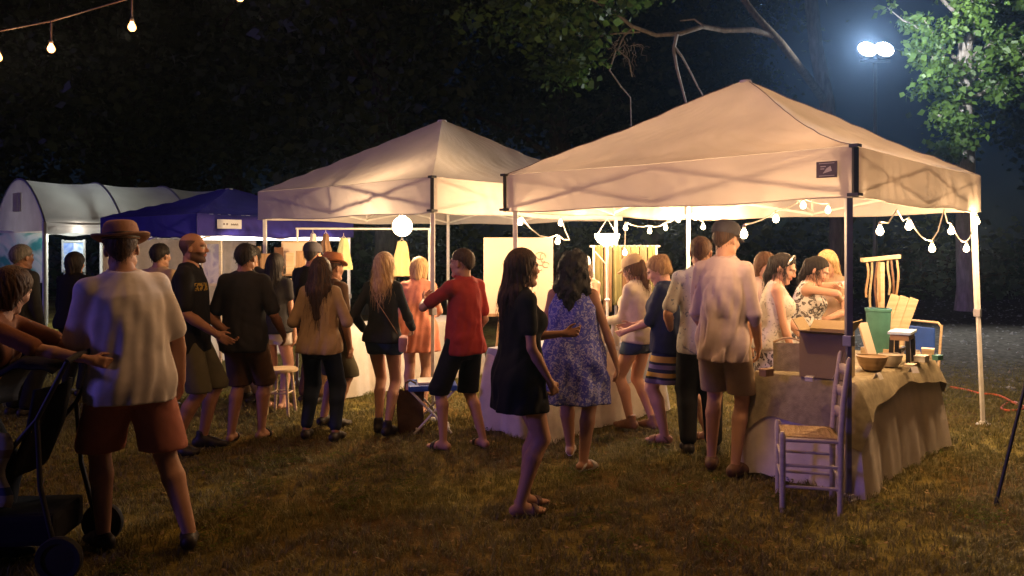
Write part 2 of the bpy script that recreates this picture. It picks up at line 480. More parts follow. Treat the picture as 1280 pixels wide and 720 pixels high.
def add_foot(F, sk, s, off=0.0, short=1.0, floor=None, k=.012):
    H = sk['H']; a = sk['ankle'][s]; d = sk['fdir'][s]; c = H / 1.72
    lat = V3(d[1], -d[0], 0) * s
    g = a[2] - .045 * H
    lift = sk['foot'][s]
    pit = -lift * 4.0                                           # a lifted heel points the toes down
    def at(f, l, z):
        zz = (z * c) + (f + .05) * c * pit
        p = a + d * (f * c) + lat * (l * c); p[2] = max(g + zz, sk['sole'] + .004 if lift > 0 else -1)
        return p
    F.cone(at(-.045, 0, .034), at(.01, 0, .045), (.031 + off) * c, (.034 + off) * c, k)
    F.cone(at(-.04, 0, .026), at(.085, .006, .024), (.026 + off) * c, (.028 + off) * c, k)
    F.cone(at(.02, -.004, .05), at(.105, -.008, .026), (.031 + off) * c, (.024 + off) * c, k)
    F.cone(at(.085, .014, .020), at(.150 * short, .016, .015), (.025 + off) * c, (.014 + off) * c, k)
    F.cone(at(.085, -.016, .022), at(.170 * short, -.014, .016), (.024 + off) * c, (.015 + off) * c, k)

def bbox_pts(pts, m):
    P = np.array(pts); return P.min(0) - m, P.max(0) + m

def waves(seed, n, f0, f1, stretch=(1, 1, 1)):
    r = np.random.RandomState(seed)
    W = []
    for _ in range(n):
        v = nrm(r.normal(size=3)) * r.uniform(f0, f1) * np.array(stretch)
        W.append((v, r.uniform(0, 6.28), r.uniform(.5, 1)))
    tot = sum(w[2] for w in W) * .6
    def fn(x, y, z):
        o = 0
        for v, p, a in W: o = o + a * np.sin(v[0] * x + v[1] * y + v[2] * z + p)
        return o / tot
    return fn

def wrinkle(F, seed, amp, f0=18, f1=55, stretch=(1, 1, 1), warp=1.2):
    g1 = waves(seed, 4, 5, 14); g2 = waves(seed + 1, 6, f0, f1, stretch)
    def fn(D, x, y, z):
        w = g1(x, y, z) * .04 * warp
        v = g2(x + w, y - w, z + w)
        return D + amp * (1 - np.abs(v) * 1.3) * (.5 + .5 * g1(y, z, x))
    F.all(fn)

def person(name, P):
    """builds one standing figure under an Empty at its feet; garments and hair are its children"""
    sk = skeleton(P); H = sk['H']; fem = sk['fem']; g = sk['girth']
    q = P.get('q', 1.0)                                          # coarseness
    root = link(bpy.data.objects.new(name, None))
    root.empty_display_size = .2
    root.location = (P['x'], P['y'], 0); root.rotation_euler = (0, 0, math.radians(-P['face']))
    root['label'] = P['label']; root['category'] = 'person'; root['group'] = 'visitors at the night market stalls'
    pts = [sk['knee'][s] for s in (-1, 1)] + [sk['ankle'][s] for s in (-1, 1)] + [sk['elb'][s] for s in (-1, 1)] + [sk['wri'][s] for s in (-1, 1)] + [sk['sho'][s] for s in (-1, 1)] + [sk['pelvis'], sk['neck']]
    lo, hi = bbox_pts(pts, .16); lo[2] = -.02
    bg = min(1.0, .25 + .75 * g)
    ar = (.84 if fem else 1.0) * (.6 + .4 * g); lr = (1.0 if fem else 1.0) * (.5 + .5 * g)
    # ---- body
    F = Field(lo, hi, .014 * q)
    F.add(loft_fn(sk, sk['prof'], 0, .445 * H, .88 * H), *bbox_pts([sk['T']((x * .14 * H, y * .12 * H, z * H)) for x in (-1, 1) for y in (-1, 1) for z in (.42, .88)], .02), .02)
    if fem:
        for s in (-1, 1): F.ell(sk['T']((s * .042 * H, .052 * H, .715 * H)), V3(.034, .030, .034) * H * g, sk['R'], .03)
    for s in (-1, 1):
        F.cone(sk['sho'][s], sk['T']((s * .028 * H, -.010 * H, .826 * H)), .028 * H * ar, .022 * H * ar, .04)
        F.cone(sk['sho'][s], sk['elb'][s], .029 * H * ar, .0225 * H * ar, .02)
        m = sk['elb'][s] + (sk['wri'][s] - sk['elb'][s]) * .3
        F.cone(sk['elb'][s], m, .0225 * H * ar, .0245 * H * ar, .01)
        F.cone(m, sk['wri'][s], .0245 * H * ar, .0165 * H * ar, .01)
        F.cone(sk['hip'][s], sk['knee'][s], .053 * H * lr, .033 * H * lr, .03)
        kn, an = sk['knee'][s], sk['ankle'][s]; back = V3(0, -.012 * H, 0)
        c1 = kn + (an - kn) * .30 + back
        F.cone(kn, c1, .0315 * H * lr, .0335 * H * lr, .015); F.cone(c1, an, .0335 * H * lr, .0205 * H * lr, .015)
        F.ell(sk['hip'][s] + V3(s * -.005, -.026 * bg, -.012) * H, V3(.046 * bg, .046 * bg, .052) * H * lr, None, .04)
        add_foot(F, sk, s)
    fl = sk['sole']
    F.all(lambda D, x, y, z: np.maximum(D, fl - z))
    V, Q = F.mesh()
    nb = len(V); Vs = [V]; Qs = [Q]
    # ---- head and hands on finer grids, part of the same mesh
    hc = sk['head']; r = .155 * sk['hs']
    F = Field(np.minimum(hc - r, sk['neck'] - .07), np.maximum(hc + r, sk['neck'] + .07), .0062 * q)
    add_head(F, sk, P)
    V, Q = F.mesh(); nh = len(V)
    Qs.append(Q + sum(map(len, Vs))); Vs.append(V)
    for s in (-1, 1):
        w = sk['wri'][s]; e = w + sk['fore'][s] * .10
        F = Field(e - .125, e + .125, .0058 * q)
        add_hand(F, sk, s, P.get('curl', .45))
        F.cone(w - sk['fore'][s] * .02, w + sk['fore'][s] * .02, .0165 * H * ar, .014 * H * ar, .01)
        V, Q = F.mesh(); Qs.append(Q + sum(map(len, Vs))); Vs.append(V)
    V = np.concatenate(Vs); Q = np.concatenate(Qs)
    skin = np.array(P.get('skin', (.52, .29, .20)))
    col = np.tile(skin, (len(V), 1))
    hv = (V[nb:nb + nh] - sk['head']) @ sk['Rh'] / sk['hs']      # face colouring in the head's own frame
    hcols = col[nb:nb + nh]
    def tint(m, c, a=1.0): hcols[m] = hcols[m] * (1 - a) + np.array(c) * a
    fr = hv[:, 1] > .05
    lip = fr & (((hv[:, 0] / .026) ** 2 + ((hv[:, 2] + .053) / .013) ** 2) < 1)
    tint(lip, (.36, .10, .09), .7)
    for s in (-1, 1):
        dx = hv[:, 0] - s * .031; dz = hv[:, 2] - .005
        tint(fr & ((dx / .017) ** 2 + (dz / .008) ** 2 < 1), (.55, .52, .48), .9)
        tint(fr & (dx ** 2 + dz ** 2 < .0058 ** 2), (.03, .02, .015))
        tint(fr & (np.abs(dz - .0095) < .003) & (np.abs(dx) < .018), (.05, .03, .02), .7)
        tint(fr & (np.abs(hv[:, 2] - .028 + 2.2 * dx * dx * 8) < .0052) & (np.abs(dx) < .021), np.array(P.get('brow', P.get('haircol', (.06, .04, .03)))) * .8, .75)
        tint(fr & ((dx / .022) ** 2 + ((hv[:, 2] + .022) / .02) ** 2 < 1), skin * np.array((1.12, .85, .82)), .5)
    if P.get('beard') is not None:
        b = (hv[:, 2] < -.028) & (hv[:, 1] > -.005 + 0 * hv[:, 0]) & (hv[:, 2] > -.13)
        tint(b & ~lip, P['beard'], .85)
    if P.get('stubble') is not None:                              # cropped hair on the skull
        c = (hv[:, 1] * .8 - hv[:, 2] * .6 < P['stubble'][1]) & (hv[:, 2] > -.055) & (hv[:, 2] < P['stubble'][2])
        tint(c, P['stubble'][0], .85)
    mesh_np('body', V, Q, M['skin'], root, col)
    # ---- garments
    T = sk['T']
    def tors_box(z0, z1, m):
        a = [T((x * .15 * H, y * .13 * H, z * H)) for x in (-1, 1) for y in (-1, 1) for z in (max(z0, .52), z1)]
        a += [sk['pelvis'] + V3(x * .16 * H, y * .14 * H, (z0 - .525) * H) for x in (-1, 1) for y in (-1, 1)]
        return bbox_pts(a, m)
    top = P.get('top')
    if top:
        off = top.get('off', .014); z0 = top.get('hem', .49); z1 = top.get('neck', .842)
        lo2, hi2 = tors_box(z0, z1, .06)
        sl = top.get('sleeve', .55)                               # 0 none, 1 to the elbow, 2 to the wrist
        ends = {}
        for s in (-1, 1):
            if sl <= 1: e = sk['sho'][s] + (sk['elb'][s] - sk['sho'][s]) * sl
            else: e = sk['elb'][s] + (sk['wri'][s] - sk['elb'][s]) * (sl - 1)
            ends[s] = e
            lo2 = np.minimum(lo2, np.minimum(e, sk['elb'][s] if sl > 1 else e) - .09); hi2 = np.maximum(hi2, np.maximum(e, sk['elb'][s] if sl > 1 else e) + .09)
        F = Field(lo2, hi2, top.get('h', .0115) * q)
        fa = top.get('fold', .006); nf = top.get('nf', 7); sd = P.get('seed', 1)
        def fold(x, y, z, f):
            th = np.arctan2(x, y)
            return -fa * f * (np.sin(nf * th + 3 * np.sin(z * 9 + sd)) + .6 * np.sin((nf * 2 + 1) * th + z * 14 + sd * 2)) * .7
        F.add(loft_fn(sk, garment_profile(sk['prof'], top.get('loose', .85 if not fem else .6)), off, z0 * H, z1 * H, top.get('flare', (.012, .02)), 2.25, fold), *tors_box(z0, z1, .03), .02)
        if fem:
            for s in (-1, 1): F.ell(T((s * .042 * H, .050 * H, .715 * H)), V3(.036, .034, .038) * H * g + off * .8, sk['R'], .05)
        so = top.get('soff', off) * .68
        for s in (-1, 1):
            if sl > 0:
                F.cone(sk['sho'][s], T((s * .030 * H, -.010 * H, .822 * H)), .028 * H * ar + so * .7, .022 * H * ar + so * .55, .045)
                if sl <= 1: F.cone(sk['sho'][s], ends[s], .029 * H * ar + so * .7, .026 * H * ar + so * 1.4, .03)
                else:
                    F.cone(sk['sho'][s], sk['elb'][s], .029 * H * ar + so * .7, .0235 * H * ar + so * 1.15, .03)
                    F.cone(sk['elb'][s], ends[s], .0245 * H * ar + so * 1.25, .019 * H * ar + so * 1.1, .015)
                    d = nrm(ends[s] - sk['elb'][s]); e = ends[s]
            else:                                                 # shoulder straps
                F.cone(T((s * .062 * H, .02 * H, .79 * H)), T((s * .058 * H, -.02 * H, .818 * H)), .016 * H + off * .4, .014 * H + off * .4, .02)
        if z0 < .51:
            for s in (-1, 1): F.ell(sk['hip'][s] + V3(s * -.005, -.024 * bg, -.012) * H, V3(.046 * bg, .044 * bg, .052) * H * lr + off * .6 + .003, None, .10)
        if top.get('legs', z0 < .40):                             # a dress keeps clear of the thighs
            for s in (-1, 1): 
                F.cone(sk['hip'][s], sk['hip'][s] + (sk['knee'][s] - sk['hip'][s]) * min(1, (.52 - z0) / .24), .054 * H * lr + .012, .040 * H * lr + .016, .05)
        if sl > 0:
            nk = T((0, .012 * H, .838 * H)); F.ell(nk, V3(.034, .040, .022) * H * (1 if not fem else 1.15), sk['R'], .008, 's')
        else:
            F.ell(T((0, .03 * H, .835 * H)), V3(.052, .075, .050) * H, sk['R'], .01, 's')
            for s in (-1, 1): F.ell(T((s * .108 * H, 0, .805 * H)), V3(.036, .06, .06) * H, sk['R'], .01, 's')
        wrinkle(F, sd * 7 + 3, top.get('wr', .0045), *top.get('wf', (26, 80)), (1, 1, top.get('ws', .75)))
        zc = z0 * H; hw = waves(sd + 50, 3, 6, 14)
        F.all(lambda D, x, y, z: np.maximum(D, zc + .006 * hw(x, y, z * 0) - z))
        V, Q = F.mesh()
        o = mesh_np(top.get('name', 'shirt'), V, Q, top['mat'], root)
        if top.get('collar'):
            F = Field(sk['neck'] - .13, sk['neck'] + .11, .008 * q)
            c = T((0, .002 * H, .842 * H))
            F.ell(c, V3(.044, .046, .026) * H, sk['R'] @ rotx(.25), .01); F.ell(c + sk['R'] @ V3(0, .004, .012), V3(.036, .039, .045) * H, sk['R'] @ rotx(.25), .004, 's')
            V, Q = F.mesh(); 
            if len(V): mesh_np('collar', V, Q, top['mat'], o)
    bot = P.get('bottom')
    if bot:
        off = bot.get('off', .012); kind = bot['kind']; wz = bot.get('waist', .60); z0 = bot.get('hem', .30)
        ls = []
        for s in (-1, 1):
            if kind == 'skirt': continue
            t = (.52 - z0) / .245
            path = [sk['hip'][s]]
            if t <= 1: path.append(sk['hip'][s] + (sk['knee'][s] - sk['hip'][s]) * t)
            else:
                path += [sk['knee'][s], sk['knee'][s] + (sk['ankle'][s] - sk['knee'][s]) * min(t - 1, 1)]
            ls.append((s, path))
        lo2, hi2 = tors_box(max(z0, .44) if kind != 'skirt' else z0, wz, .05)
        for s, p in ls:
            for v in p: lo2 = np.minimum(lo2, v - .12); hi2 = np.maximum(hi2, v + .12)
        lo2[2] = max(lo2[2], .005)
        F = Field(lo2, hi2, bot.get('h', .0115) * q)
        sd = P.get('seed', 1) + 20; nf = bot.get('nf', 6); fa = bot.get('fold', .004)
        def fold2(x, y, z, f):
            th = np.arctan2(x, y); return -fa * f * np.sin(nf * th + 2 * np.sin(z * 8 + sd))
        F.add(loft_fn(sk, garment_profile(sk['prof'], 0) if kind == 'skirt' else sk['prof'], off, (z0 if kind == 'skirt' else .445) * H, wz * H, bot.get('flare', (0, 0)), 2.2, fold2), *tors_box(z0 if kind == 'skirt' else .44, wz, .03), .02)
        for s, p in ls:
            bag = bot.get('bag', .010)
            F.ell(sk['hip'][s] + V3(s * -.005, -.026 * bg, -.012) * H, V3(.046 * bg, .046 * bg, .052) * H * lr + off, None, .04)
            for i in range(len(p) - 1):
                rr = [.054 * H * lr + off, (.036 * H * lr + off + bag) if i == 0 and len(p) > 2 else (.044 * H * lr + off + bag * 1.6)]
                if i == 1: rr = [.036 * H * lr + off + bag, .0235 * H * lr + off + bag]
                F.cone(p[i], p[i + 1], rr[0], rr[1], .03)
                if i == 1:
                    kn, an = sk['knee'][s], sk['ankle'][s]; c1 = kn + (an - kn) * .30 + V3(0, -.012 * H, 0)
                    F.cone(kn, c1, .034 * H * lr + off, .035 * H * lr + off, .02)
        if kind == 'skirt':
            for s in (-1, 1): F.cone(sk['hip'][s], sk['knee'][s], .054 * H * lr + .01, .036 * H * lr + .012, .04)
        wrinkle(F, sd * 5, bot.get('wr', .0040), 38, 90, (1, 1, .55))
        if kind != 'pants':
            zc = z0 * H
            F.all(lambda D, x, y, z: np.maximum(D, zc - z))
        V, Q = F.mesh()
        mesh_np({'shorts': 'shorts', 'pants': 'trousers', 'skirt': 'skirt'}[kind], V, Q, bot['mat'], root)
    # ---- footwear
    sh = P.get('shoe', 'shoe')
    if sh != 'barefoot':
        for s in (-1, 1):
            a = sk['ankle'][s]; F = Field(V3(a[0] - .27, a[1] - .27, -.004), V3(a[0] + .27, a[1] + .27, a[2] + .09), .0085 * q)
            if sh in ('shoe', 'sneaker'):
                add_foot(F, sk, s, .009)
                if sh == 'sneaker': F.cone(a + V3(0, -.012, -.01), a + V3(0, -.012, .035), .042, .040, .015)
                add_foot2 = sk['sole']
                tz = a[2] + (.012 if sh == 'shoe' else .05)
                F.all(lambda D, x, y, z: np.maximum(np.maximum(D, z - tz), .002 - z))
            else:
                add_foot(F, sk, s, .006)
                st = waves(3, 2, 20, 30)
                d = sk['fdir'][s]; so = sk['sole'] + .004
                def cut(D, x, y, z):
                    f = (x - a[0]) * d[0] + (y - a[1]) * d[1]
                    strap = (np.abs(f - .09) < .022) if sh == 'flipflop' else ((np.abs(f - .10) < .030) | (np.abs(f + .02 - (z - .05) * .8) < .014))
                    keep = (z < so) | strap
                    return np.where(keep, D, np.maximum(D, .02))
                F.all(cut)
                F.all(lambda D, x, y, z: np.maximum(D, .002 - z))
            V, Q = F.mesh(1)
            if len(V): mesh_np('shoe' if sh in ('shoe', 'sneaker') else 'sandal', V, Q, P.get('shoemat', M['leather_dark']), root)
    # ---- hair
    hair = P.get('hair')
    if hair:
        hs = sk['hs']; W = lambda *v: head_w(sk, v); Rh = sk['Rh']
        L = hair.get('len', 0); lo2 = hc - .20; hi2 = hc + .19
        dn = V3(0, 0, -1); bk = sk['R'] @ V3(0, -1, 0)
        lo2[2] -= L; lo2 -= np.maximum(-bk * .12, 0); hi2 += np.maximum(bk * .12, 0)
        if L > 0: lo2[:2] -= .06; hi2[:2] += .06
        F = Field(lo2, hi2, hair.get('h', .0075) * q)
        th = hair.get('thick', .012)
        F.ell(W(0, -.014, .034), (V3(.075, .094, .088) + th) * hs, Rh, .02)
        kind = hair.get('kind', 'short'); t2 = th if kind != 'short' else th * .35
        F.ell(W(0, -.035, -.01), (V3(.066, .062, .072) + t2) * hs, Rh, .02)
        fc = hair.get('front', .025)
        hcut = hair.get('nape', -.072)
        Rr = Rh; c0 = hc
        def cutf(D, x, y, z):
            X, Y, Z = x - c0[0], y - c0[1], z - c0[2]
            hy = (Rr[0, 1] * X + Rr[1, 1] * Y + Rr[2, 1] * Z) / hs; hz = (Rr[0, 2] * X + Rr[1, 2] * Y + Rr[2, 2] * Z) / hs
            smx = lambda A, B, k: np.maximum(A, B) + np.maximum(k - np.abs(A - B), 0) ** 2 / (4 * k)
            D = smx(D, (hy * .8 - hz * .6 - fc) * .9, .014)
            if kind == 'short':
                hx = (Rr[0, 0] * X + Rr[1, 0] * Y + Rr[2, 0] * Z) / hs
                return smx(D, (hcut + .9 * np.abs(hx) + 0.25 * np.maximum(hy + .06, 0) - hz) * .7, .022)
            return np.maximum(D, hcut - hz)
        F.all(cutf)
        kind = hair.get('kind', 'short')
        if kind in ('long', 'curly'):
            wd = hair.get('width', 1.0)
            a0 = W(0, -.05, .0); shb = sk['neck'] + bk * .075 * (H / 1.7)
            b0 = shb + dn * .06; b1 = b0 + dn * max(L - .25, .02) + bk * .012
            F.cone(a0, b0, .078 * hs * wd, .070 * hs * wd, .03); F.cone(b0, b1, .070 * hs * wd, .052 * hs * wd, .03)
            for s in (-1, 1):
                p0 = W(s * .060, -.020, .01); lat = sk['R'] @ V3(s, 0, 0)
                p1 = sk['neck'] + lat * .072 * wd + bk * .045 + dn * .02; p2 = p1 + dn * max(L - .28, .02) + bk * .02
                F.cone(p0, p1, .030 * hs * wd, .036 * hs * wd, .03); F.cone(p1, p2, .036 * hs * wd, .022 * hs, .03)
            F.ell(W(0, .085, -.03), V3(.056, .07, .085) * hs, Rh, .02, 's')
        if kind == 'bob':
            for s in (-1, 1):
                F.cone(W(s * .058, -.03, .01), W(s * .060, -.035, -.085), .030 * hs, .026 * hs, .03)
            F.cone(W(0, -.06, .0), W(0, -.075, -.09), .055 * hs, .045 * hs, .03)
            F.ell(W(0, .085, -.03), V3(.056, .08, .085) * hs, Rh, .02, 's')
        if kind == 'bun':
            F.ell(W(0, -.085, .075), V3(.045, .042, .042) * hs, Rh, .02)
        if kind == 'pony':
            a0 = W(0, -.105, .03); F.cone(W(0, -.09, .03), a0, .03, .028, .02); F.cone(a0, a0 + bk * .04 + dn * .13, .03, .034, .02); F.cone(a0 + bk * .04 + dn * .13, a0 + bk * .03 + dn * (.13 + L * .6), .034, .014, .02)
        sd = P.get('seed', 1)
        if kind == 'curly':
            g2 = waves(sd + 9, 9, 60, 150); g3 = waves(sd + 12, 6, 160, 320)
            F.all(lambda D, x, y, z: np.where(np.abs(D) < .05, D + .014 * g2(x, y, z) + .006 * g3(x, y, z), D))
        else:
            g1 = waves(sd + 9, 3, 8, 20); am = hair.get('strand', .0030 if kind != 'short' else .0012)
            def strand(D, x, y, z):
                X, Y = x - hc[0], y - hc[1]
                t = np.arctan2(X, -Y) + g1(x, y, z) * .25
                return D + am * (np.sin(23 * t + z * 12) + .7 * np.sin(41 * t - z * 9)) * np.clip((hc[2] + .10 - z) / .06, .2, 1)
            F.all(strand)
        V, Q = F.mesh()
        if len(V):
            ho = mesh_np('hair', V, Q, hair['mat'], root)
            add_locks(ho, V, Q, hair, sk, sd, kind)
    return root, sk

def add_locks(ho, V, Q, hair, sk, sd, kind):
    """loose strands lying over the hair mass, so that its outline breaks up"""
    r = np.random.RandomState(sd + 77)
    n = hair.get('locks', 420 if hair.get('len', 0) > .05 else 260)
    cen = V.mean(0); hc = sk['head']
    back = V[((V - hc) @ sk['Rh'])[:, 1] < .035 * sk['hs']]                # keep the face clear
    pick = back[r.randint(0, len(back), n)]
    VV = []; QQ = []
    for p in pick:
        out = p - (hc + V3(0, 0, min(p[2] - hc[2], 0))); out = nrm(out * V3(1, 1, .6))
        if kind == 'curly':
            d = nrm(r.normal(size=3) * .8 + V3(0, 0, -.6)); L = r.uniform(.03, .07)
        elif hair.get('len', 0) > .05:
            d = nrm(V3(r.normal() * .12, r.normal() * .12, -1)); L = r.uniform(.07, .18)
        else:
            d = nrm(np.cross(np.cross(out, V3(0, 0, -1) + r.normal(size=3) * .35), out)); L = r.uniform(.018, .04)
        side = nrm(np.cross(d, out)); w = r.uniform(.0010, .0028); i0 = len(VV)
        cur = r.normal() * .012 if hair.get('len', 0) > .05 else r.normal() * .004
        for k in range(5):
            t = k / 4; c = p - out * .003 + d * L * t + out * (.008 * math.sin(t * 2.6)) * (L / .1 + .3) + side * cur * math.sin(t * 3)
            if kind == 'curly': c = c + side * .010 * math.sin(t * 9) + out * .008 * math.cos(t * 9)
            ww = w * (1 - .75 * t)
            VV += [c - side * ww, c + out * ww * .8, c + side * ww]
        for k in range(4):
            a = i0 + k * 3; b = a + 3
            QQ += [(a, a + 1, b + 1, b), (a + 1, a + 2, b + 2, b + 1)]
    o = mesh_np('loose_hair', np.array(VV), np.array(QQ), hair['mat'], ho)
    o['kind'] = 'stuff'
# ---------------------------------------------------------------- ground
def noise_mat_ground():
    m = bpy.data.materials.new('lawn_soil'); m.use_nodes = True; nt = m.node_tree; N = nt.nodes; L = nt.links
    p = N['Principled BSDF']; p.inputs['Roughness'].default_value = .95; p.inputs['Specular IOR Level'].default_value = .1
    tc = N.new('ShaderNodeTexCoord')
    def nz(s, d=6):
        n = N.new('ShaderNodeTexNoise'); n.inputs['Scale'].default_value = s; n.inputs['Detail'].default_value = d; L.new(tc.outputs['Object'], n.inputs[0]); return n
    a, b, c = nz(.7), nz(9), nz(70, 8)
    r1 = N.new('ShaderNodeValToRGB'); r1.color_ramp.elements[0].color = (.115, .096, .028, 1); r1.color_ramp.elements[1].color = (.26, .21, .075, 1)
    r1.color_ramp.elements[0].position = .35; r1.color_ramp.elements[1].position = .68
    L.new(b.outputs['Fac'], r1.inputs[0])
    r2 = N.new('ShaderNodeValToRGB'); r2.color_ramp.elements[0].color = (.55, .55, .5, 1); r2.color_ramp.elements[1].color = (1.25, 1.2, 1.05, 1)
    L.new(c.outputs['Fac'], r2.inputs[0])
    r3 = N.new('ShaderNodeValToRGB'); r3.color_ramp.elements[0].color = (.62, .46, .36, 1); r3.color_ramp.elements[1].color = (1.2, 1.25, 1.0, 1)
    r3.color_ramp.elements[0].position = .4; r3.color_ramp.elements[1].position = .62
    L.new(a.outputs['Fac'], r3.inputs[0])
    m1 = N.new('ShaderNodeMixRGB'); m1.blend_type = 'MULTIPLY'; m1.inputs[0].default_value = 1; L.new(r1.outputs[0], m1.inputs[1]); L.new(r2.outputs[0], m1.inputs[2])
    m2 = N.new('ShaderNodeMixRGB'); m2.blend_type = 'MULTIPLY'; m2.inputs[0].default_value = 1; L.new(m1.outputs[0], m2.inputs[1]); L.new(r3.outputs[0], m2.inputs[2])
    L.new(m2.outputs[0], p.inputs['Base Color'])
    bp = N.new('ShaderNodeBump'); bp.inputs['Strength'].default_value = .7; bp.inputs['Distance'].default_value = .03; L.new(c.outputs['Fac'], bp.inputs['Height']); L.new(bp.outputs[0], p.inputs['Normal'])
    M['lawn_soil'] = m
noise_mat_ground()
g = MB(); g.box((0, 100, -.25), (400, 420, .5)); o = g.build('ground', M['lawn_soil']); tag(o, kind='structure')

mat('gravel', (.050, .044, .036), .95, spec=.0, color2=(.14, .125, .105), vscale=14, bump=.9, bscale=38, detail=9)
GX0, GY0 = 4.1, 9.3
def gravel_pt(u, v):
    x = 3.2 + u * 27; y = 8.6 + v * 24
    edge = min(u * 27, v * 24)
    return (x + .3 * math.sin(y * 1.3), y + .35 * math.sin(x * 1.1) + .2 * math.sin(x * 2.7), .004 + .05 * min(edge / 3, 1) * (.6 + .4 * math.sin(x * .8) * math.sin(y * .9 + 1)) )
o = MB().grid(gravel_pt, 60, 50).build('gravel_yard', M['gravel'], smooth=True); tag(o, kind='structure')
# stones and leaf litter strewn over the yard, far too many to count
r = np.random.RandomState(5); mb = MB()
for i in range(5200):
    v = r.uniform(0, 1) ** 1.3; u = r.uniform(0, 1) ** 1.2; p = gravel_pt(u * .85 + .01, v * .8 + .015)
    s = r.uniform(.012, .045) * (1.7 if r.rand() < .08 else 1)
    a = r.uniform(0, 6.28); q = [(p[0] + s * math.cos(a + k * 1.57) * r.uniform(.7, 1.2), p[1] + s * math.sin(a + k * 1.57) * r.uniform(.7, 1.2), p[2] - .004) for k in range(4)]
    t = (p[0], p[1], p[2] + s * r.uniform(.3, .8))
    mb.add(q + [t], [(0, 1, 4), (1, 2, 4), (2, 3, 4), (3, 0, 4)])
o = mb.build('gravel_stones', mat('stone', (.10, .095, .09), .9, color2=(.28, .27, .26), vscale=6), None); tag(o, 'loose pale stones and litter scattered over the gravel yard', 'gravel', kind='stuff')

# ---------------------------------------------------------------- grass blades over the lawn (one mass)
def tuft(seed):
    r = random.Random(seed); mb = MB()
    for i in range(13):
        a = r.uniform(0, 6.28); d = r.uniform(0, .05); x, y = d * math.cos(a), d * math.sin(a)
        h = r.uniform(.018, .042); b = r.uniform(0, 6.28); l = r.uniform(.3, 1.1) * h; w = r.uniform(.0016, .003)
        sx, sy = -math.sin(b) * w, math.cos(b) * w; dx, dy = math.cos(b) * l, math.sin(b) * l
        mb.add([(x - sx, y - sy, 0), (x + sx, y + sy, 0), (x + dx * .4 + sx * .7, y + dy * .4 + sy * .7, h * .7), (x + dx * .4 - sx * .7, y + dy * .4 - sy * .7, h * .7), (x + dx, y + dy, h)],
               [(0, 1, 2, 3), (3, 2, 4)])
    return mb
gm = mat('grass_blade', (.11, .11, .032), .6, spec=.25, color2=(.27, .215, .082), vscale=2.2, trans=.25)
tufts = [tuft(k).build('grass_tuft', gm) for k in range(3)]
tc_ = bpy.data.collections.new('grass_tufts')
for t in tufts: COL.objects.unlink(t); tc_.objects.link(t)
lawn = MB()
lawn.add([(-4.6, 3.3, .002), (4.6, 3.3, .002), (6.2, 8.6, .002), (9, 11, .002), (-9, 13, .002)], [(0, 1, 2, 3, 4)])
lawn = lawn.build('grass', gm); tag(lawn, 'short dry mown grass covering the trampled lawn', 'grass', kind='stuff')
ng = bpy.data.node_groups.new('grass_scatter', 'GeometryNodeTree')
ng.interface.new_socket('Geometry', in_out='INPUT', socket_type='NodeSocketGeometry'); ng.interface.new_socket('Geometry', in_out='OUTPUT', socket_type='NodeSocketGeometry')
gi = ng.nodes.new('NodeGroupInput'); go = ng.nodes.new('NodeGroupOutput')
dp = ng.nodes.new('GeometryNodeDistributePointsOnFaces'); dp.inputs['Density'].default_value = 420; dp.inputs['Seed'].default_value = 3
ci = ng.nodes.new('GeometryNodeCollectionInfo'); ci.inputs['Collection'].default_value = tc_; ci.inputs['Separate Children'].default_value = True; ci.inputs['Reset Children'].default_value = True
ip = ng.nodes.new('GeometryNodeInstanceOnPoints'); ip.inputs['Pick Instance'].default_value = True
rv = ng.nodes.new('FunctionNodeRandomValue'); rv.data_type = 'FLOAT_VECTOR'; rv.inputs[0].default_value = (0, 0, 0); rv.inputs[1].default_value = (.2, .2, 6.28)
rs = ng.nodes.new('FunctionNodeRandomValue'); rs.data_type = 'FLOAT'; rs.inputs[2].default_value = .35; rs.inputs[3].default_value = 1.5
ng.links.new(gi.outputs[0], dp.inputs['Mesh']); ng.links.new(dp.outputs['Points'], ip.inputs['Points']); ng.links.new(ci.outputs[0], ip.inputs['Instance'])
ng.links.new(rv.outputs[0], ip.inputs['Rotation']); ng.links.new(rs.outputs[1], ip.inputs['Scale'])
ng.links.new(ip.outputs[0], go.inputs[0])
md = lawn.modifiers.new('scatter', 'NODES'); md.node_group = ng

# fallen leaves, bark chips and clover trodden into the lawn
r = np.random.RandomState(15); mb = MB(); mc = MB()
for i in range(2600):
    y = 3.4 + 8 * r.rand() ** 1.2; x = r.uniform(-.75, .75) * y; a = r.uniform(0, 6.28); s = r.uniform(.008, .026); z = .018 + r.uniform(0, .014)
    c, n_ = math.cos(a), math.sin(a); t1_, t2_ = r.uniform(-.4, .4, 2) * s
    mb.add([(x - c * s, y - n_ * s, z), (x + n_ * s * .5, y - c * s * .5, z + t1_ * .5), (x + c * s, y + n_ * s, z + abs(t2_)), (x - n_ * s * .5, y + c * s * .5, z + t2_ * .4)], [(0, 1, 2, 3)])
for i in range(90):
    y = 3.6 + 6 * r.rand(); x = r.uniform(-.7, .7) * y; R_ = r.uniform(.05, .22)
    for k in range(int(60 * R_ / .1)):
        d = R_ * math.sqrt(r.rand()); t = r.uniform(0, 6.28); px_, py_ = x + d * math.cos(t), y + d * math.sin(t); s = r.uniform(.006, .013); z = .02 + r.uniform(0, .028); a = r.uniform(0, 6.28)
        mc.add([(px_ + s * math.cos(a + j * 1.57), py_ + s * math.sin(a + j * 1.57), z + r.uniform(-.003, .003)) for j in range(4)], [(0, 1, 2, 3)])
o = mb.build('leaf_litter', mat('dry_leaf', (.14, .085, .035), .9, spec=.0, color2=(.34, .25, .13), vscale=9, trans=.2)); tag(o, 'fallen leaves and chips trodden into the grass', 'leaf litter', kind='stuff')
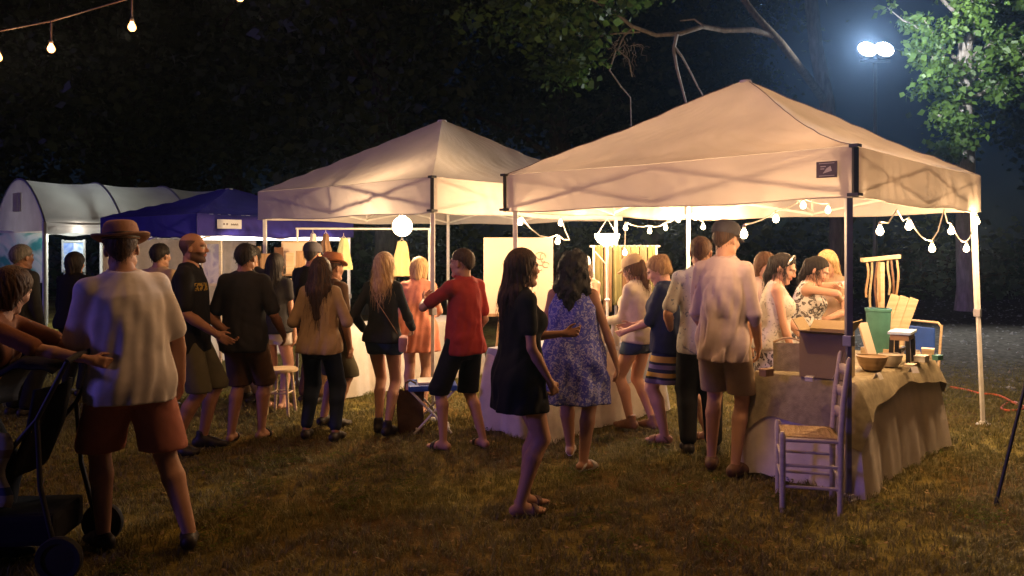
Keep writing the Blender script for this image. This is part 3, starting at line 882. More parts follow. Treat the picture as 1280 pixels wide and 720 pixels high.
o = mc.build('clover', mat('clover_leaf', (.055, .070, .014), .9, spec=.0, color2=(.10, .115, .024), vscale=5, trans=.2)); tag(o, 'low clover patches growing in the lawn', 'clover', kind='stuff')

# ---------------------------------------------------------------- trees
mat('bark', (.035, .026, .020), .95, spec=.05, color2=(.09, .07, .053), vscale=5, stretch=(3, 3, .7), bump=.9, bscale=14, detail=8)
mat('bark_pale', (.20, .17, .14), .9, spec=.1, color2=(.34, .30, .26), vscale=5, stretch=(3, 3, .7), bump=.6, bscale=14, detail=8)
mat('leaf_dark', (.030, .045, .014), .55, spec=.3, color2=(.065, .085, .026), vscale=.9, trans=.35)
mat('leaf_green', (.045, .095, .014), .5, spec=.4, color2=(.10, .17, .028), vscale=1.3, trans=.35)

def leaves_mesh(cent, size, seed, per, spread, droop=.35):
    """small folded leaf blades scattered round the given twig ends"""
    r = np.random.RandomState(seed); C = np.repeat(np.asarray(cent), per, 0); n = len(C)
    P = C + r.normal(size=(n, 3)) * np.array(spread)
    d = r.normal(size=(n, 3)); d[:, 2] = d[:, 2] * .5 - droop; d /= np.linalg.norm(d, axis=1)[:, None]
    u = r.normal(size=(n, 3)); u -= (u * d).sum(1)[:, None] * d; u /= np.linalg.norm(u, axis=1)[:, None] + 1e-9
    w = np.cross(d, u); s = size * (.4 + 1.1 * r.uniform(0, 1, n) ** 2)[:, None]
    V = np.stack([P, P + d * s * .45 + u * s * .36 + w * s * .08, P + d * s, P + d * s * .45 - u * s * .36 + w * s * .08], 1).reshape(-1, 3)
    Q = np.arange(n * 4).reshape(-1, 4)
    return V, Q

def limb_path(a, b, sag, r, wob):
    a, b = Vector(a), Vector(b); L = (b - a).length; pts = []
    for i in range(6):
        t = i / 5; p = a.lerp(b, t) + Vector((0, 0, sag * L * 4 * t * (1 - t) * .25))
        if 0 < i < 5: p += Vector((r.uniform(-1, 1), r.uniform(-1, 1), r.uniform(-1, 1))) * wob * L
        pts.append(p)
    return pts

def tree(name, label, base, height, tr, crown_c, crown_r, seed, nleaf=9000, lsize=.16, leafm='leaf_dark', barkm='bark', lean=(0, 0), group=None, nl=14, spread=.42, keep=None):
    r = random.Random(seed); base = Vector(base)
    root = empty(name, base, 0, label, 'tree', group)
    mb = MB(); top = Vector((lean[0], lean[1], height))
    tp = [Vector((0, 0, -.1))] + [top * t + Vector((r.uniform(-1, 1) * tr * .9, r.uniform(-1, 1) * tr * .9, 0)) for t in (.12, .3, .5, .7, .86, 1)]
    mb.tube(tp, [tr * 1.5, tr * 1.1, tr * .95, tr * .8, tr * .6, tr * .38, tr * .12], 10)
    cc = Vector(crown_c); ends = []
    for i in range(nl):
        while True:
            q = Vector((r.uniform(-1, 1), r.uniform(-1, 1), r.uniform(-1, 1)))
            if .35 < q.length < 1: break
        e = cc + Vector((q.x * crown_r[0], q.y * crown_r[1], q.z * crown_r[2]))
        zt = min(max(e.z * .72 - .2, height * .25), height * .95); s = top * (zt / height)
        pts = limb_path(s, e, .25, r, .06); rr = tr * .38 * r.uniform(.6, 1)
        mb.tube(pts, [rr, rr * .8, rr * .62, rr * .46, rr * .3, rr * .12], 6)
        ends += pts[3:]
        for k in range(4):
            st = pts[r.randint(2, 4)]; f = st + Vector((r.uniform(-1, 1) * crown_r[0], r.uniform(-1, 1) * crown_r[1], r.uniform(-.7, .7) * crown_r[2])) * .42
            p2 = limb_path(st, f, .1, r, .08); mb.tube(p2, [rr * .35, rr * .28, rr * .2, rr * .14, rr * .1, rr * .05], 5); ends += p2[2:]
    mb.build('trunk', M[barkm], root, True)
    ends = np.array([tuple(e) for e in ends]); per = max(1, nleaf // len(ends))
    V, Q = leaves_mesh(ends, lsize, seed, per, (spread, spread, spread * .8))
    if keep is not None:
        c = V.reshape(-1, 4, 3).mean(1) ; ok = keep(c + np.array(base)); V = V.reshape(-1, 4, 3)[ok].reshape(-1, 3); Q = np.arange(len(V)).reshape(-1, 4)
    mesh_np('crown', V, Q, M[leafm], root, smooth=False)
    return root

def copy_tree(src, loc, rz, sc, label):
    c = src.copy(); COL.objects.link(c); c.location = loc; c.rotation_euler = (0, 0, rz); c.scale = (sc, sc, sc); c['label'] = label
    for ch in src.children:
        d = ch.copy(); COL.objects.link(d); d.parent = c
    return c
WOOD = 'trees of the dark wood behind the stalls'
FAR = 'tall dark leafy tree in the wood behind the %s'
T1 = tree('broadleaf_tree', FAR % 'arched tent', (-13.5, 19.5, 0), 14, .34, (0, 0, 9.0), (4.6, 4.6, 5.6), 21, 26000, .24, group=WOOD, nl=20, spread=.6)
T2 = tree('broadleaf_tree', FAR % 'blue canopy', (-8.0, 23, 0), 15, .30, (.4, 0, 8.6), (4.8, 4.4, 6.0), 22, 26000, .24, group=WOOD, nl=20, spread=.6)
T3 = tree('broadleaf_tree', FAR % 'lantern canopy', (-3.2, 19.0, 0), 13, .26, (-.3, 0, 8.6), (4.4, 4.2, 5.6), 23, 26000, .24, group=WOOD, nl=20, spread=.6)
for i, (x, y, rz, sc, src) in enumerate([(-18, 24, 1.2, 1.1, T2), (-10.5, 21.5, 2.2, .95, T3), (1.4, 24, .7, 1.05, T1), (5.2, 28, 2.9, 1.0, T2), (8.2, 33, 4.0, .8, T3),
                                      (22, 30, 5.1, 1.1, T1), (19.5, 25, 1.9, 1.0, T2), (-6, 29, 3.5, 1.2, T1), (-13, 30, 0.4, 1.25, T3), (-22, 19, 2.0, 1.1, T1), (24, 30, .8, 1.2, T3)]):
    copy_tree(src, (x, y, 0), rz, sc, FAR % ('arched tent' if x < -9.5 else 'blue canopy' if x < -5 else 'large canopy' if x < 9 else 'gravel yard'))
# undergrowth along the edge of the wood
r = np.random.RandomState(8); n = 900
cx = r.uniform(-30, 34, n); cyy = r.uniform(22, 31, n) + np.abs(cx) * .02; cz = r.uniform(0, 2.6, n) * (.6 + .4 * np.sin(cx * .7) ** 2)
V, Q = leaves_mesh(np.stack([cx, cyy, cz], 1), .26, 9, 26, (.5, .5, .35))
o = mesh_np('undergrowth', V, Q, M['leaf_dark'], None, smooth=False); tag(o, 'tangled dark undergrowth along the edge of the wood', 'undergrowth', kind='stuff')

# the tree lit by the floodlight, beside the gravel yard
tb = ground(1208, 390)
def keep_lit(c):
    px = 640 + FPX * c[:, 0] / c[:, 1]; py = YH - (c[:, 2] - CH) * FPX / c[:, 1]
    return np.ones(len(c), bool)
rt = empty('maple_tree', tb, 0, 'tree with bright green leaves lit by the floodlight beside the gravel yard', 'tree')
mb = MB(); rr = random.Random(4)
mb.tube([(0, 0, -.1), (.02, 0, .6), (-.03, 0, 2), (.02, .03, 3.6), (-.08, 0, 5.2), (.0, 0, 7), (.2, 0, 9.5), (.3, 0, 12)], [.30, .24, .22, .205, .19, .16, .11, .03], 12)
ends = []
for (x0, z0, x1, y1, z1) in [(0, 4.2, -.75, -.5, 3.9), (0, 4.6, -.9, -.4, 4.75), (0, 5.0, -1.0, -.6, 5.4), (0, 5.4, -1.1, -.3, 6.3), (0, 5.6, -1.5, -.9, 6.9), (0, 5.8, -1.7, .5, 7.6), (0, 6.2, -.9, -1.2, 8.2), (0, 5.2, 1.0, -.6, 5.7),
                             (0, 5.6, 1.7, -.4, 6.4), (0, 6.2, 2.1, -.9, 7.0), (0, 6.4, 1.3, .6, 7.9), (0, 7, -1.6, 0, 8.9), (0, 7, 1.5, -.6, 8.8), (0, 7.5, .2, -1.2, 9.8), (0, 7.6, -.9, .4, 10.4), (0, 5.9, .6, -1.1, 6.2), (0, 6.0, 2.6, -.2, 7.9), (0, 6.4, -.3, -1.1, 7.0)]:
    pts = limb_path((x0, 0, z0), (x1, y1, z1), .2, rr, .05); mb.tube(pts, [.06, .05, .04, .03, .02, .008], 6); ends += pts[3:]
    for k in range(5):
        s = pts[rr.randint(2, 5)]; e = s + Vector((rr.uniform(-.6, .6), rr.uniform(-.5, .5), rr.uniform(-.35, .4))); p2 = limb_path(s, e, .1, rr, .06); mb.tube(p2, [.018, .015, .012, .01, .008, .004], 5); ends += p2[2:]
mb.build('trunk', M['bark_pale'], rt, True)
ends = np.array([tuple(e) for e in ends]); V, Q = leaves_mesh(ends, .17, 12, 26, (.15, .15, .10), .6)
mesh_np('crown', V, Q, M['leaf_green'], rt, smooth=False)

# the tree whose bare pale limb reaches over the big canopy
DY = 18.0
ob = empty('oak_tree', (at(1045, 300, DY).x, DY, 0), 0, 'tall dark tree whose bare pale limb reaches over the large canopy', 'tree')
def rel(px, py, Y=DY): return at(px, py, Y) - ob.location
mb = MB()
mb.tube([(0, 0, -.1), rel(1048, 280), rel(1034, 130), rel(1020, 60), rel(1012, -20), rel(1005, -160), rel(1002, -300)], [.24, .19, .165, .15, .14, .10, .05], 12)
mb.tube([rel(1030, 125), rel(1006, 92, 16.2), rel(975, 52, 14.9), rel(945, 20, 14.5), rel(915, -20, 14.2), rel(890, -70, 14)], [.10, .08, .07, .06, .05, .03], 9)
mb.build('trunk', mat('bark_oak', (.05, .038, .028), .95, spec=.0, color2=(.11, .085, .065), vscale=5, stretch=(3, 3, .7), bump=.9, bscale=14, detail=8), ob, True)
mb = MB()
mb.tube([rel(970, 46, 14.85), rel(940, 37, 14.5), rel(905, 38, 14.3), rel(878, 33, 14), rel(850, 42, 13.8), rel(820, 44, 13.7), rel(790, 33, 13.6), rel(770, 16, 13.5), rel(745, 2, 13.4), rel(715, -14, 13.3)], [.055, .055, .05, .045, .042, .038, .034, .03, .026, .015], 8)
for pts, r0 in (([(846, 43), (842, 62), (846, 85), (852, 108), (858, 130)], .034), ([(843, 58), (852, 70), (862, 88), (872, 108), (880, 122)], .022), ([(792, 34), (780, 45), (772, 62), (786, 74), (790, 96)], .02),
                ([(880, 33), (868, 24), (850, 26)], .02), ([(770, 62), (762, 88), (776, 108), (788, 122), (789, 160)], .016), ([(800, 40), (770, 42), (746, 46), (720, 44)], .018)):
    m = len(pts); mb.tube([rel(x, y, 13.7) for x, y in pts], [r0 * (1 - .6 * i / m) for i in range(m)], 6)
rr = random.Random(6)
for i in range(26):                                             # tangle of dead twigs
    p = rel(rr.uniform(755, 800), rr.uniform(44, 70), 13.6); q = p + Vector((rr.uniform(-.3, .3), rr.uniform(-.2, .2), rr.uniform(-.45, .1))); mb.tube(limb_path(p, q, .2, rr, .1), [.007, .006, .006, .005, .004, .003], 4)
mb.build('bare_limb', M['bark_pale'], ob, True)['label'] = 'bare pale grey limb with hanging dead twigs'
E_ = []
for i in range(95):
    x = rr.gauss(690, 55); y = rr.uniform(-60, 60) - abs(x - 690) * .1
    E_.append(tuple(rel(x, y, rr.uniform(12.8, 14.5))))
for i in range(46): E_.append(tuple(rel(rr.uniform(640, 800), rr.uniform(-40, 10), rr.uniform(13, 14.2))))
for i in range(30): E_.append(tuple(rel(rr.uniform(690, 730), 92 - (rr.uniform(0, 1)) * 50, 13.5)))
for i in range(120): E_.append(tuple(rel(rr.uniform(600, 1000), rr.uniform(-260, -40), rr.uniform(13, 16.5))))
V, Q = leaves_mesh(np.array(E_), .15, 31, 26, (.24, .24, .16), .3)
mesh_np('crown', V, Q, M['leaf_green'], ob, smooth=False)
# ---------------------------------------------------------------- market canopies
def fabric(name, c, trans, c2=None):
    return mat(name, c, .8, spec=.15, color2=c2 or tuple(q * .86 for q in c), vscale=2.5, trans=trans, bump=.25, bscale=7, detail=5)
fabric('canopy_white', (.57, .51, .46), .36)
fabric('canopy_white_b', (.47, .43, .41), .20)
fabric('canopy_blue', (.046, .034, .235), .10)
fabric('canopy_arch', (.66, .64, .65), .12)
mat('frame_white', (.62, .60, .58), .45, spec=.4, var=.10, vscale=12)
mat('frame_grey', (.30, .29, .30), .4, metal=.3, var=.15, vscale=9)
mat('frame_black', (.018, .017, .020), .5, spec=.4, var=.2)
mat('frame_slate', (.13, .12, .17), .4, spec=.5, var=.12, vscale=12)  # white frame with its backlit shade painted in as a darker violet tone
mat('seam', (.20, .15, .14), .8)

def axes(a): return Vector((-math.cos(a), math.sin(a), 0)), Vector((math.sin(a), math.cos(a), 0))

def wob(x, y, z, s):
    return (math.sin(3.1 * x + 1.7 * y + s) * math.sin(2.3 * y - 1.1 * z + 2 * s) + .5 * math.sin(7.3 * x - 5.1 * z + 3 * s) * math.sin(6.1 * y + s)) * .6

def canopy(label, A, a, S, He, Hv, Hp, fab, leg_m, seed, sag=.0, splay={}, seams=False, dark_top=()):
    u, v = axes(a)
    root = empty('canopy_tent', (A[0], A[1], 0), 0, label, 'tent', 'market canopies in a row')
    Pt = lambda s, t, z: u * (s * S) + v * (t * S) + Vector((0, 0, z))
    cs = {'A': (0, 0), 'C': (1, 0), 'B': (0, 1), 'D': (1, 1)}
    edges = [('A', 'C'), ('C', 'D'), ('D', 'B'), ('B', 'A')]
    cen = Pt(.5, .5, 0)
    # roof of four sewn panels
    bm = bmesh.new()
    def roof_pt(e, w, q):
        (s0, t0), (s1, t1) = cs[e[0]], cs[e[1]]
        ss, tt = s0 + (s1 - s0) * w, t0 + (t1 - t0) * w
        s, t = ss + (.5 - ss) * q, tt + (.5 - tt) * q
        h = q if q < .97 else .97 + (q - .97) * .35
        z = He + (Hp - He) * (h * .93 + .07 * h * h)
        hip = abs(2 * w - 1) ** 3
        z -= .055 * math.sin(math.pi * q) * (1 - hip) + .012 * (1 - abs(2 * w - 1)) * (1 - q)
        near = max(0, 1 - (s + t) * 1.0)
        z -= sag * math.sin(math.pi * min(q * 1.15, 1)) * near
        p = Pt(s, t, z)
        k = (1 - q) * q * 3
        k2 = min(1, 6 * q) * (1 - q) ** .6
        cr = math.sin(46 * (s - t) + 4 * math.sin(5 * (s + t) + seed)) * max(0, abs(2 * w - 1) - .25)            # tension creases running up from the corners
        hz_ = math.sin(30 * q + 3.5 * math.sin(7 * w + seed) + 2 * math.sin(13 * w)) * (1 - abs(2 * w - 1)) ** .5   # slack rolls above the eave
        p.z += .022 * k * wob(p.x * 1.6, p.y * 1.6, 0, seed) + .010 * k2 * cr + .0075 * k2 * (1 - q) * hz_ + .004 * k2 * math.sin(90 * w + 9 * q + 6 * math.sin(11 * q))
        return p
    nw, nq = 64, 40
    for e in edges:
        G = [[bm.verts.new(roof_pt(e, i / nw, j / nq)) for j in range(nq + 1)] for i in range(nw + 1)]
        for i in range(nw):
            for j in range(nq):
                try: bm.faces.new((G[i][j], G[i + 1][j], G[i + 1][j + 1], G[i][j + 1]))
                except ValueError: pass
    bmesh.ops.remove_doubles(bm, verts=bm.verts, dist=.0008)
    bmesh.ops.recalc_face_normals(bm, faces=bm.faces)
    me = bpy.data.meshes.new('roof'); bm.to_mesh(me); bm.free(); me.materials.append(fab); me.polygons.foreach_set('use_smooth', [True] * len(me.polygons))
    roof = link(bpy.data.objects.new('roof', me), root)
    # hanging valances
    for n, e in enumerate(edges):
        (s0, t0), (s1, t1) = cs[e[0]], cs[e[1]]
        out = (Pt((s0 + s1) / 2, (t0 + t1) / 2, 0) - cen).normalized()
        def vp(w, q):
            s, t = s0 + (s1 - s0) * w, t0 + (t1 - t0) * w
            ed = min(1, 12 * w * (1 - w))
            p = Pt(s, t, He - .012 * (1 - abs(2 * w - 1)) + (Hv - He) * q)
            p += out * (.013 * q * ed * math.sin(26 * w + 3 * math.sin(9 * w + n + seed)) - .02 * q * ed + .004 + .006 * math.sin(math.pi * q) * math.sin(70 * w + 8 * q + 4 * math.sin(17 * w)) * ed)
            p.z += .010 * q * ed * math.sin(11 * w + n + seed) - .004
            return p
        vo = MB().grid(vp, 110, 8).build('valance', fab, root, True)
        hem = MB().tube([vp(i / 40, 1.0) for i in range(41)], .005, 5).build('hem', fab, vo, True)
    if seams:
        for c, e, w in (('A', edges[0], 0), ('C', edges[0], 1), ('B', edges[3], 0)):
            pts = [roof_pt(e, w, q / 20) + Vector((0, 0, .004)) for q in range(0, 20)]
            MB().tube(pts, .0035, 5).build('seam', M['seam'], roof, True)
    # legs with foot plates, corner joints and sliders
    for c in 'ACBD':
        s, t = cs[c]; inx = .018
        top = Pt(inx + s * (1 - 2 * inx), inx + t * (1 - 2 * inx), He - .03)
        dx, dy = splay.get(c, (0, 0)); bot = Vector((top.x + dx, top.y + dy, 0))
        mid = top.lerp(bot, .50)
        lm_ = M['frame_slate'] if (c == 'A' and seams) else leg_m  # near leg of the large canopy: shade is put into its colour
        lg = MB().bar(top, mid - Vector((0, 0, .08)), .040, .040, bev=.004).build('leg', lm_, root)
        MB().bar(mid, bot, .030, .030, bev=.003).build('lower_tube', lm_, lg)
        MB().box(bot + Vector((0, 0, .006)), (.10, .10, .012), a, .003).box(bot + Vector((0, 0, .022)), (.055, .055, .022), a, .004).build('foot_plate', leg_m, lg)
        MB().box(mid - Vector((0, 0, .10)), (.058, .058, .07), a, .006).build('height_slider', M['frame_grey'], lg)
        if c in dark_top:
            o = (Pt(s, t, 0) - cen).normalized()
            MB().bar(Pt(s, t, He + .004) + o * .018, Pt(s, t, Hv - .008) + o * .016, .034, .030, up=o, bev=.004).box(Pt(s, t, Hv + .01) + o * .014, (.075, .075, .022), a, .004).box(Pt(s, t, He - .005) + o * .016, (.06, .06, .022), a, .004).build('corner_bracket', M['frame_black'], lg)
    # scissor trusses along the edges, and a cross with the peak pole
    for n, e in enumerate(edges):
        (s0, t0), (s1, t1) = cs[e[0]], cs[e[1]]; ins = .022
        def q(w, z):
            s, t = s0 + (s1 - s0) * w, t0 + (t1 - t0) * w
            return Pt(s + (.5 - s) * ins * 2, t + (.5 - t) * ins * 2, z)
        tr = MB()
        for w0, w1 in ((.0, .5), (.5, 1)):
            tr.bar(q(w0 + .01, He - .06), q(w1 - .0, He - .31), .012, .022); tr.bar(q(w0 + .0, He - .31), q(w1 - .01, He - .06), .012, .022)
        tr.bar(q(.5, He - .03), q(.5, He - .33), .016, .016)
        tr.build('side_truss', leg_m, root)
    pole = MB(); hub = cen + Vector((0, 0, He + .16))
    for (s, t) in ((.5, .02), (.5, .98), (.02, .5), (.98, .5)):
        e0 = Pt(s, t, He - .07); e1 = Pt(s, t, He - .30); m = (e0 + hub) / 2
        pole.bar(e0, hub - Vector((0, 0, .22)), .012, .022); pole.bar(e1, hub, .012, .022)
    pole.build('cross_truss', leg_m, root)
    MB().tube([hub - Vector((0, 0, .28)), cen + Vector((0, 0, Hp - .03))], .016, 8).lathe([(.0, 0), (.05, .0), (.06, -.02), (.03, -.05)], cen + Vector((0, 0, Hp - .012)), 12).build('peak_pole', leg_m, root, True)
    return root, Pt, u, v

TA1, a1 = Vector((2.166, 5.065, 0)), .758
TA2, a2 = Vector((-.733, 7.354, 0)), .740
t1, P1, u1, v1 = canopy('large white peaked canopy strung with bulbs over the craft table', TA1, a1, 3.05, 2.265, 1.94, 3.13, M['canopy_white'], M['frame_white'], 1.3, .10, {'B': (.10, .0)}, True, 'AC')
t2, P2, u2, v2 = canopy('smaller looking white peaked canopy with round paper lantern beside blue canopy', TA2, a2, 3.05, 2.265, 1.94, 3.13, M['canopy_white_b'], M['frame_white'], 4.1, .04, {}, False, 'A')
t1['label'] = 'large white peaked canopy strung with bulbs over the craft table'
t2['label'] = 'white peaked canopy with a round glowing paper lantern inside'
TA3, a3 = Vector((-3.80, 9.65, 0)), .66
t3, P3, u3, v3 = canopy('dark blue peaked canopy with a white sign on its valance', TA3, a3, 2.45, 2.02, 1.755, 2.45, M['canopy_blue'], M['frame_white'], 2.2, .0, {}, False, '')

# maker's patch on the big canopy's valance, a small emblem
mat('patch_dark', (.10, .075, .085), .7, var=.2); mat('patch_light', (.45, .40, .38), .7)
nrm1 = -v1.normalized()
pc = Vector((0, 0, 0)) + u1.normalized() * .165 + nrm1 * .022 + Vector((0, 0, 2.12))
ph = MB().bar(pc - u1.normalized() * .068, pc + u1.normalized() * .068, .003, .105, bev=.001).build('maker_patch', M['patch_dark'], t1)
e_ = MB()
def pq(x, z): return pc - u1.normalized() * x + nrm1 * .003 + Vector((0, 0, z))
e_.bar(pq(-.05, .04), pq(.05, .04), .002, .004); e_.bar(pq(-.05, -.04), pq(.05, -.04), .002, .004)
e_.add([pq(-.025, -.025), pq(.035, -.01), pq(.025, .022), pq(.0, .008)], [(0, 1, 2, 3)]); e_.bar(pq(-.04, .02), pq(-.005, .02), .002, .006); e_.bar(pq(-.04, .005), pq(-.015, .005), .002, .006)
e_.build('emblem', M['patch_light'], ph)

# ---- sign on the blue canopy
mat('sign_white', (.72, .70, .68), .6, var=.06); mat('ink_dark', (.05, .045, .06), .7)
so = empty('canopy_sign', TA3, 0, 'small white printed sign fixed to the blue valance', 'sign')
vv = v3.normalized(); nn = -u3.normalized()
sc_ = vv * .42 + nn * .03 + Vector((0, 0, 1.895))
MB().bar(sc_ - vv * .17, sc_ + vv * .17, .008, .115, bev=.002).build('board', M['sign_white'], so)
ink = MB()
def sq(x, z): return sc_ + vv * x + nn * .0055 + Vector((0, 0, z))
# the print is too worn and small to read: two blots and a faint broken band
for x_, r_ in ((-.078, .013), (-.036, .014)): ink.tube([sq(x_, 0) - nn * .001, sq(x_, 0) + nn * .001], r_, 10)
for k_ in range(14): ink.bar(sq(.02 + k_ * .0075, -.014 - .004 * math.sin(k_ * 2.1)), sq(.02 + k_ * .0075, .006 + .006 * math.sin(k_ * 1.7)), .0045, .002, up=nn)
ink.build('faded_print', mat('ink_faded', (.22, .17, .15), .8), so)

# ---- long arched white tent at the far left
AR = Vector((-9.5, 15.4, 0)); ua, va = axes(.75); ux = -ua                     # ux: across to the right, va: along the ridge
ar = empty('arched_tent', AR, 0, 'long white arched-roof tent at the end of the row', 'tent', 'market canopies in a row')
Wd, Ln, Hr, Hs = 1.5, 4.1, 2.90, 2.05
def arch(f, l, extra=0):                                                       # f -1..1 across, l metres along
    s = math.sin(abs(f) * math.pi / 2)
    z = Hs + (Hr - Hs) * math.cos(abs(f) * math.pi / 2) ** .85
    return ux * (f * Wd) + va * l + Vector((0, 0, z + extra))
for k in range(3):                                                             # three bays of roof sheet, sagging between ribs
    def rf(a, b, k=k):
        f = -1 + 2 * a; l = (k + b) * Ln / 3
        return arch(f, l, -.055 * math.sin(math.pi * b) * (1 - .5 * abs(f)) + .012 * math.sin(9 * f + 3 * l) * math.sin(math.pi * b))
    MB().grid(rf, 36, 14).build('roof_sheet', M['canopy_arch'], ar, True)
for k in range(4): MB().tube([arch(-1 + i / 14, k * Ln / 3, .006) for i in range(29)], .022, 6).build('rib', M['frame_grey'], ar, True)
def gable(a, b):
    f = -1 + 2 * a; zt = arch(f, 0).z; z0 = Hs - .16 + .05 * abs(f) ** 2 * 0 - .12 * (1 - abs(f)) * 0
    p = arch(f, -.01); p.z = z0 + (zt - z0) * b; return p
mat('gable_cloth', (.30, .24, .25), .85, var=.12, vscale=3, trans=.12)
MB().grid(gable, 28, 6).build('gable_panel', M['gable_cloth'], ar, True)
wd_ = MB(); 
for f0, f1 in ((-.16, .02), (.05, .16)):
    p0, p1 = arch(f0, -.03), arch(f1, -.03); p0.z = p1.z = 2.46; wd_.bar(p0, p1, .01, .36)
mat('window_film', (.62, .55, .46), .6, trans=.6, var=.05)
wd_.build('gable_window', M['window_film'], ar)
for s in (-1, 1):
    def vl(a, b, s=s):
        p = arch(s, a * Ln); p.z -= b * (.20 + .02 * math.sin(a * 40)); p += ux * s * .01 * math.sin(30 * a) * b; return p
    MB().grid(vl, 40, 3).build('valance', M['canopy_arch'], ar, True)
    for l in (0, Ln / 2, Ln):
        p = arch(s, l); lg = MB().tube([p, Vector((p.x, p.y, 0))], .035, 8).build('leg', M['frame_white'], ar, True)
        MB().box((p.x, p.y, .01), (.14, .14, .02), .75).build('foot_plate', M['frame_grey'], lg)

# ---------------------------------------------------------------- lamps
def emission(name, c, s):
    m = bpy.data.materials.new(name); m.use_nodes = True; nt = m.node_tree; nt.nodes.clear()
    o = nt.nodes.new('ShaderNodeOutputMaterial'); e = nt.nodes.new('ShaderNodeEmission'); e.inputs[0].default_value = (*c, 1); e.inputs[1].default_value = s
    t = nt.nodes.new('ShaderNodeBsdfTransparent'); a = nt.nodes.new('ShaderNodeAddShader')
    nt.links.new(e.outputs[0], a.inputs[0]); nt.links.new(t.outputs[0], a.inputs[1]); nt.links.new(a.outputs[0], o.inputs[0])
    M[name] = m; m.cycles.emission_sampling = 'NONE' if hasattr(m, 'cycles') and hasattr(m.cycles, 'emission_sampling') else 'AUTO'
    return m
WARM = (1.0, .61, .30)
emission('bulb_glass', (1.0, .74, .42), 16.0); emission('bulb_orange', (1.0, .42, .13), 3.6); emission('lantern_paper', (1.0, .80, .52), 4.2)
emission('tube_white', (1.0, .90, .78), 3.2); emission('flood_led', (.86, .94, 1.0), 60.0); emission('shade_glass', (1.0, .80, .52), 3.6)
mat('wire_pale', (.55, .48, .42), .6); mat('wire_dark', (.05, .03, .025), .6); mat('socket', (.04, .035, .035), .5); mat('socket_pale', (.5, .46, .42), .5)

def light(parent, p, energy, color, radius, name='bulb_light'):
    d = bpy.data.lights.new(name, 'POINT'); d.energy = energy; d.color = color; d.shadow_soft_size = radius
    o = bpy.data.objects.new(name, d); o.location = p; return link(o, parent)

bulb_me = None
def bulb(parent, p, m, r=.030, sock='socket_pale'):
    prof = [(0.0, -r * 1.15), (r * .55, -r * .98), (r * .92, -r * .5), (r, 0), (r * .86, r * .55), (r * .52, r * 1.15), (r * .40, r * 1.5)]
    b = MB().lathe(prof, (0, 0, 0), 12, caps=False).build('bulb', m, parent, True, loc=p)
    MB().lathe([(r * .42, r * 1.4), (r * .50, r * 1.5), (r * .48, r * 2.3), (r * .30, r * 2.6), (.004, r * 2.7)], (0, 0, 0), 10).build('socket', M[sock], b, True)
    return b

def string_lights(label, pts, energy, m, r=.024, hooks=None, sag=.05, wire='wire_pale', sock='socket_pale', col=WARM, wr=.005, group=None, drop=0):
    root = empty('string_lights', pts[0] * 1.0, 0, label, 'string lights', group); root.location = (pts[0].x, pts[0].y, pts[0].z)
    o0 = Vector(root.location); w = []
    for i, p in enumerate(pts):
        a = p - o0 + Vector((0, 0, r * 2.7 + drop)); w.append(a)
        if i + 1 < len(pts):
            b = pts[i + 1] - o0 + Vector((0, 0, r * 2.7 + drop)); hk = hooks[i] if hooks else None
            if hk is not None:
                h = hk - o0
                w += [a.lerp(h, .5) - Vector((0, 0, sag)), h, h.lerp(b, .5) - Vector((0, 0, sag))]
            else:
                for t in (.25, .5, .75): w.append(a.lerp(b, t) - Vector((0, 0, sag * 4 * t * (1 - t))))
    MB().tube(w, wr, 6).build('wire', M[wire], root, True)
    for p in pts:
        b = bulb(root, p - o0, m, r, sock)
        if drop: MB().tube([(0, 0, r * 2.6), (0, 0, r * 2.7 + drop)], .006, 6).build('drop_cord', M[wire], b)
        if energy > 0: light(root, p - o0, energy, col, r * .9)
    return root
E_B = 29.0
# right-hand side of the big canopy: a zigzag swag from the near leg to the far leg
ps = [at(1100, 289, 5.42), at(1136, 283, 5.85), at(1165, 311, 6.22), at(1189, 289, 6.6), at(1208, 311, 6.92), at(1221, 277, 7.1)]
hk = [at(1121, 262, 5.65), None, at(1180, 262, 6.4), None, None]
string_lights('swag of clear bulbs along the open side of the large canopy by the gravel', ps, E_B, M['bulb_glass'], hooks=hk, group='strings of bulbs under the large canopy')
ps = [at(930, 293, 5.25), at(970, 274, 6.2), at(1004, 257, 6.9), at(1035, 263, 7.3)]
string_lights('short run of bulbs hanging by the capped man in the pale shirt', ps, E_B * .35, M['bulb_glass'], sag=.02, group='strings of bulbs under the large canopy')
ps = [at(879, 284, 8.9), at(869, 272, 9.0), at(848, 275, 9.1), at(832, 285, 9.0), at(812, 289, 8.9), at(782, 285, 8.7), at(781, 316, 8.5)]
string_lights('run of bulbs across the back edge of the large canopy', ps, E_B, M['bulb_glass'], sag=.03, group='strings of bulbs under the large canopy')
ps = [at(650, 278, 7.45), at(697, 302, 7.7), at(701, 279, 8.0)]
string_lights('loop of bulbs over the cloth table with the drawing board', ps, E_B, M['bulb_glass'], hooks=[at(675, 295, 7.6), at(712, 300, 7.9)], sag=.02, group='strings of bulbs under the large canopy')

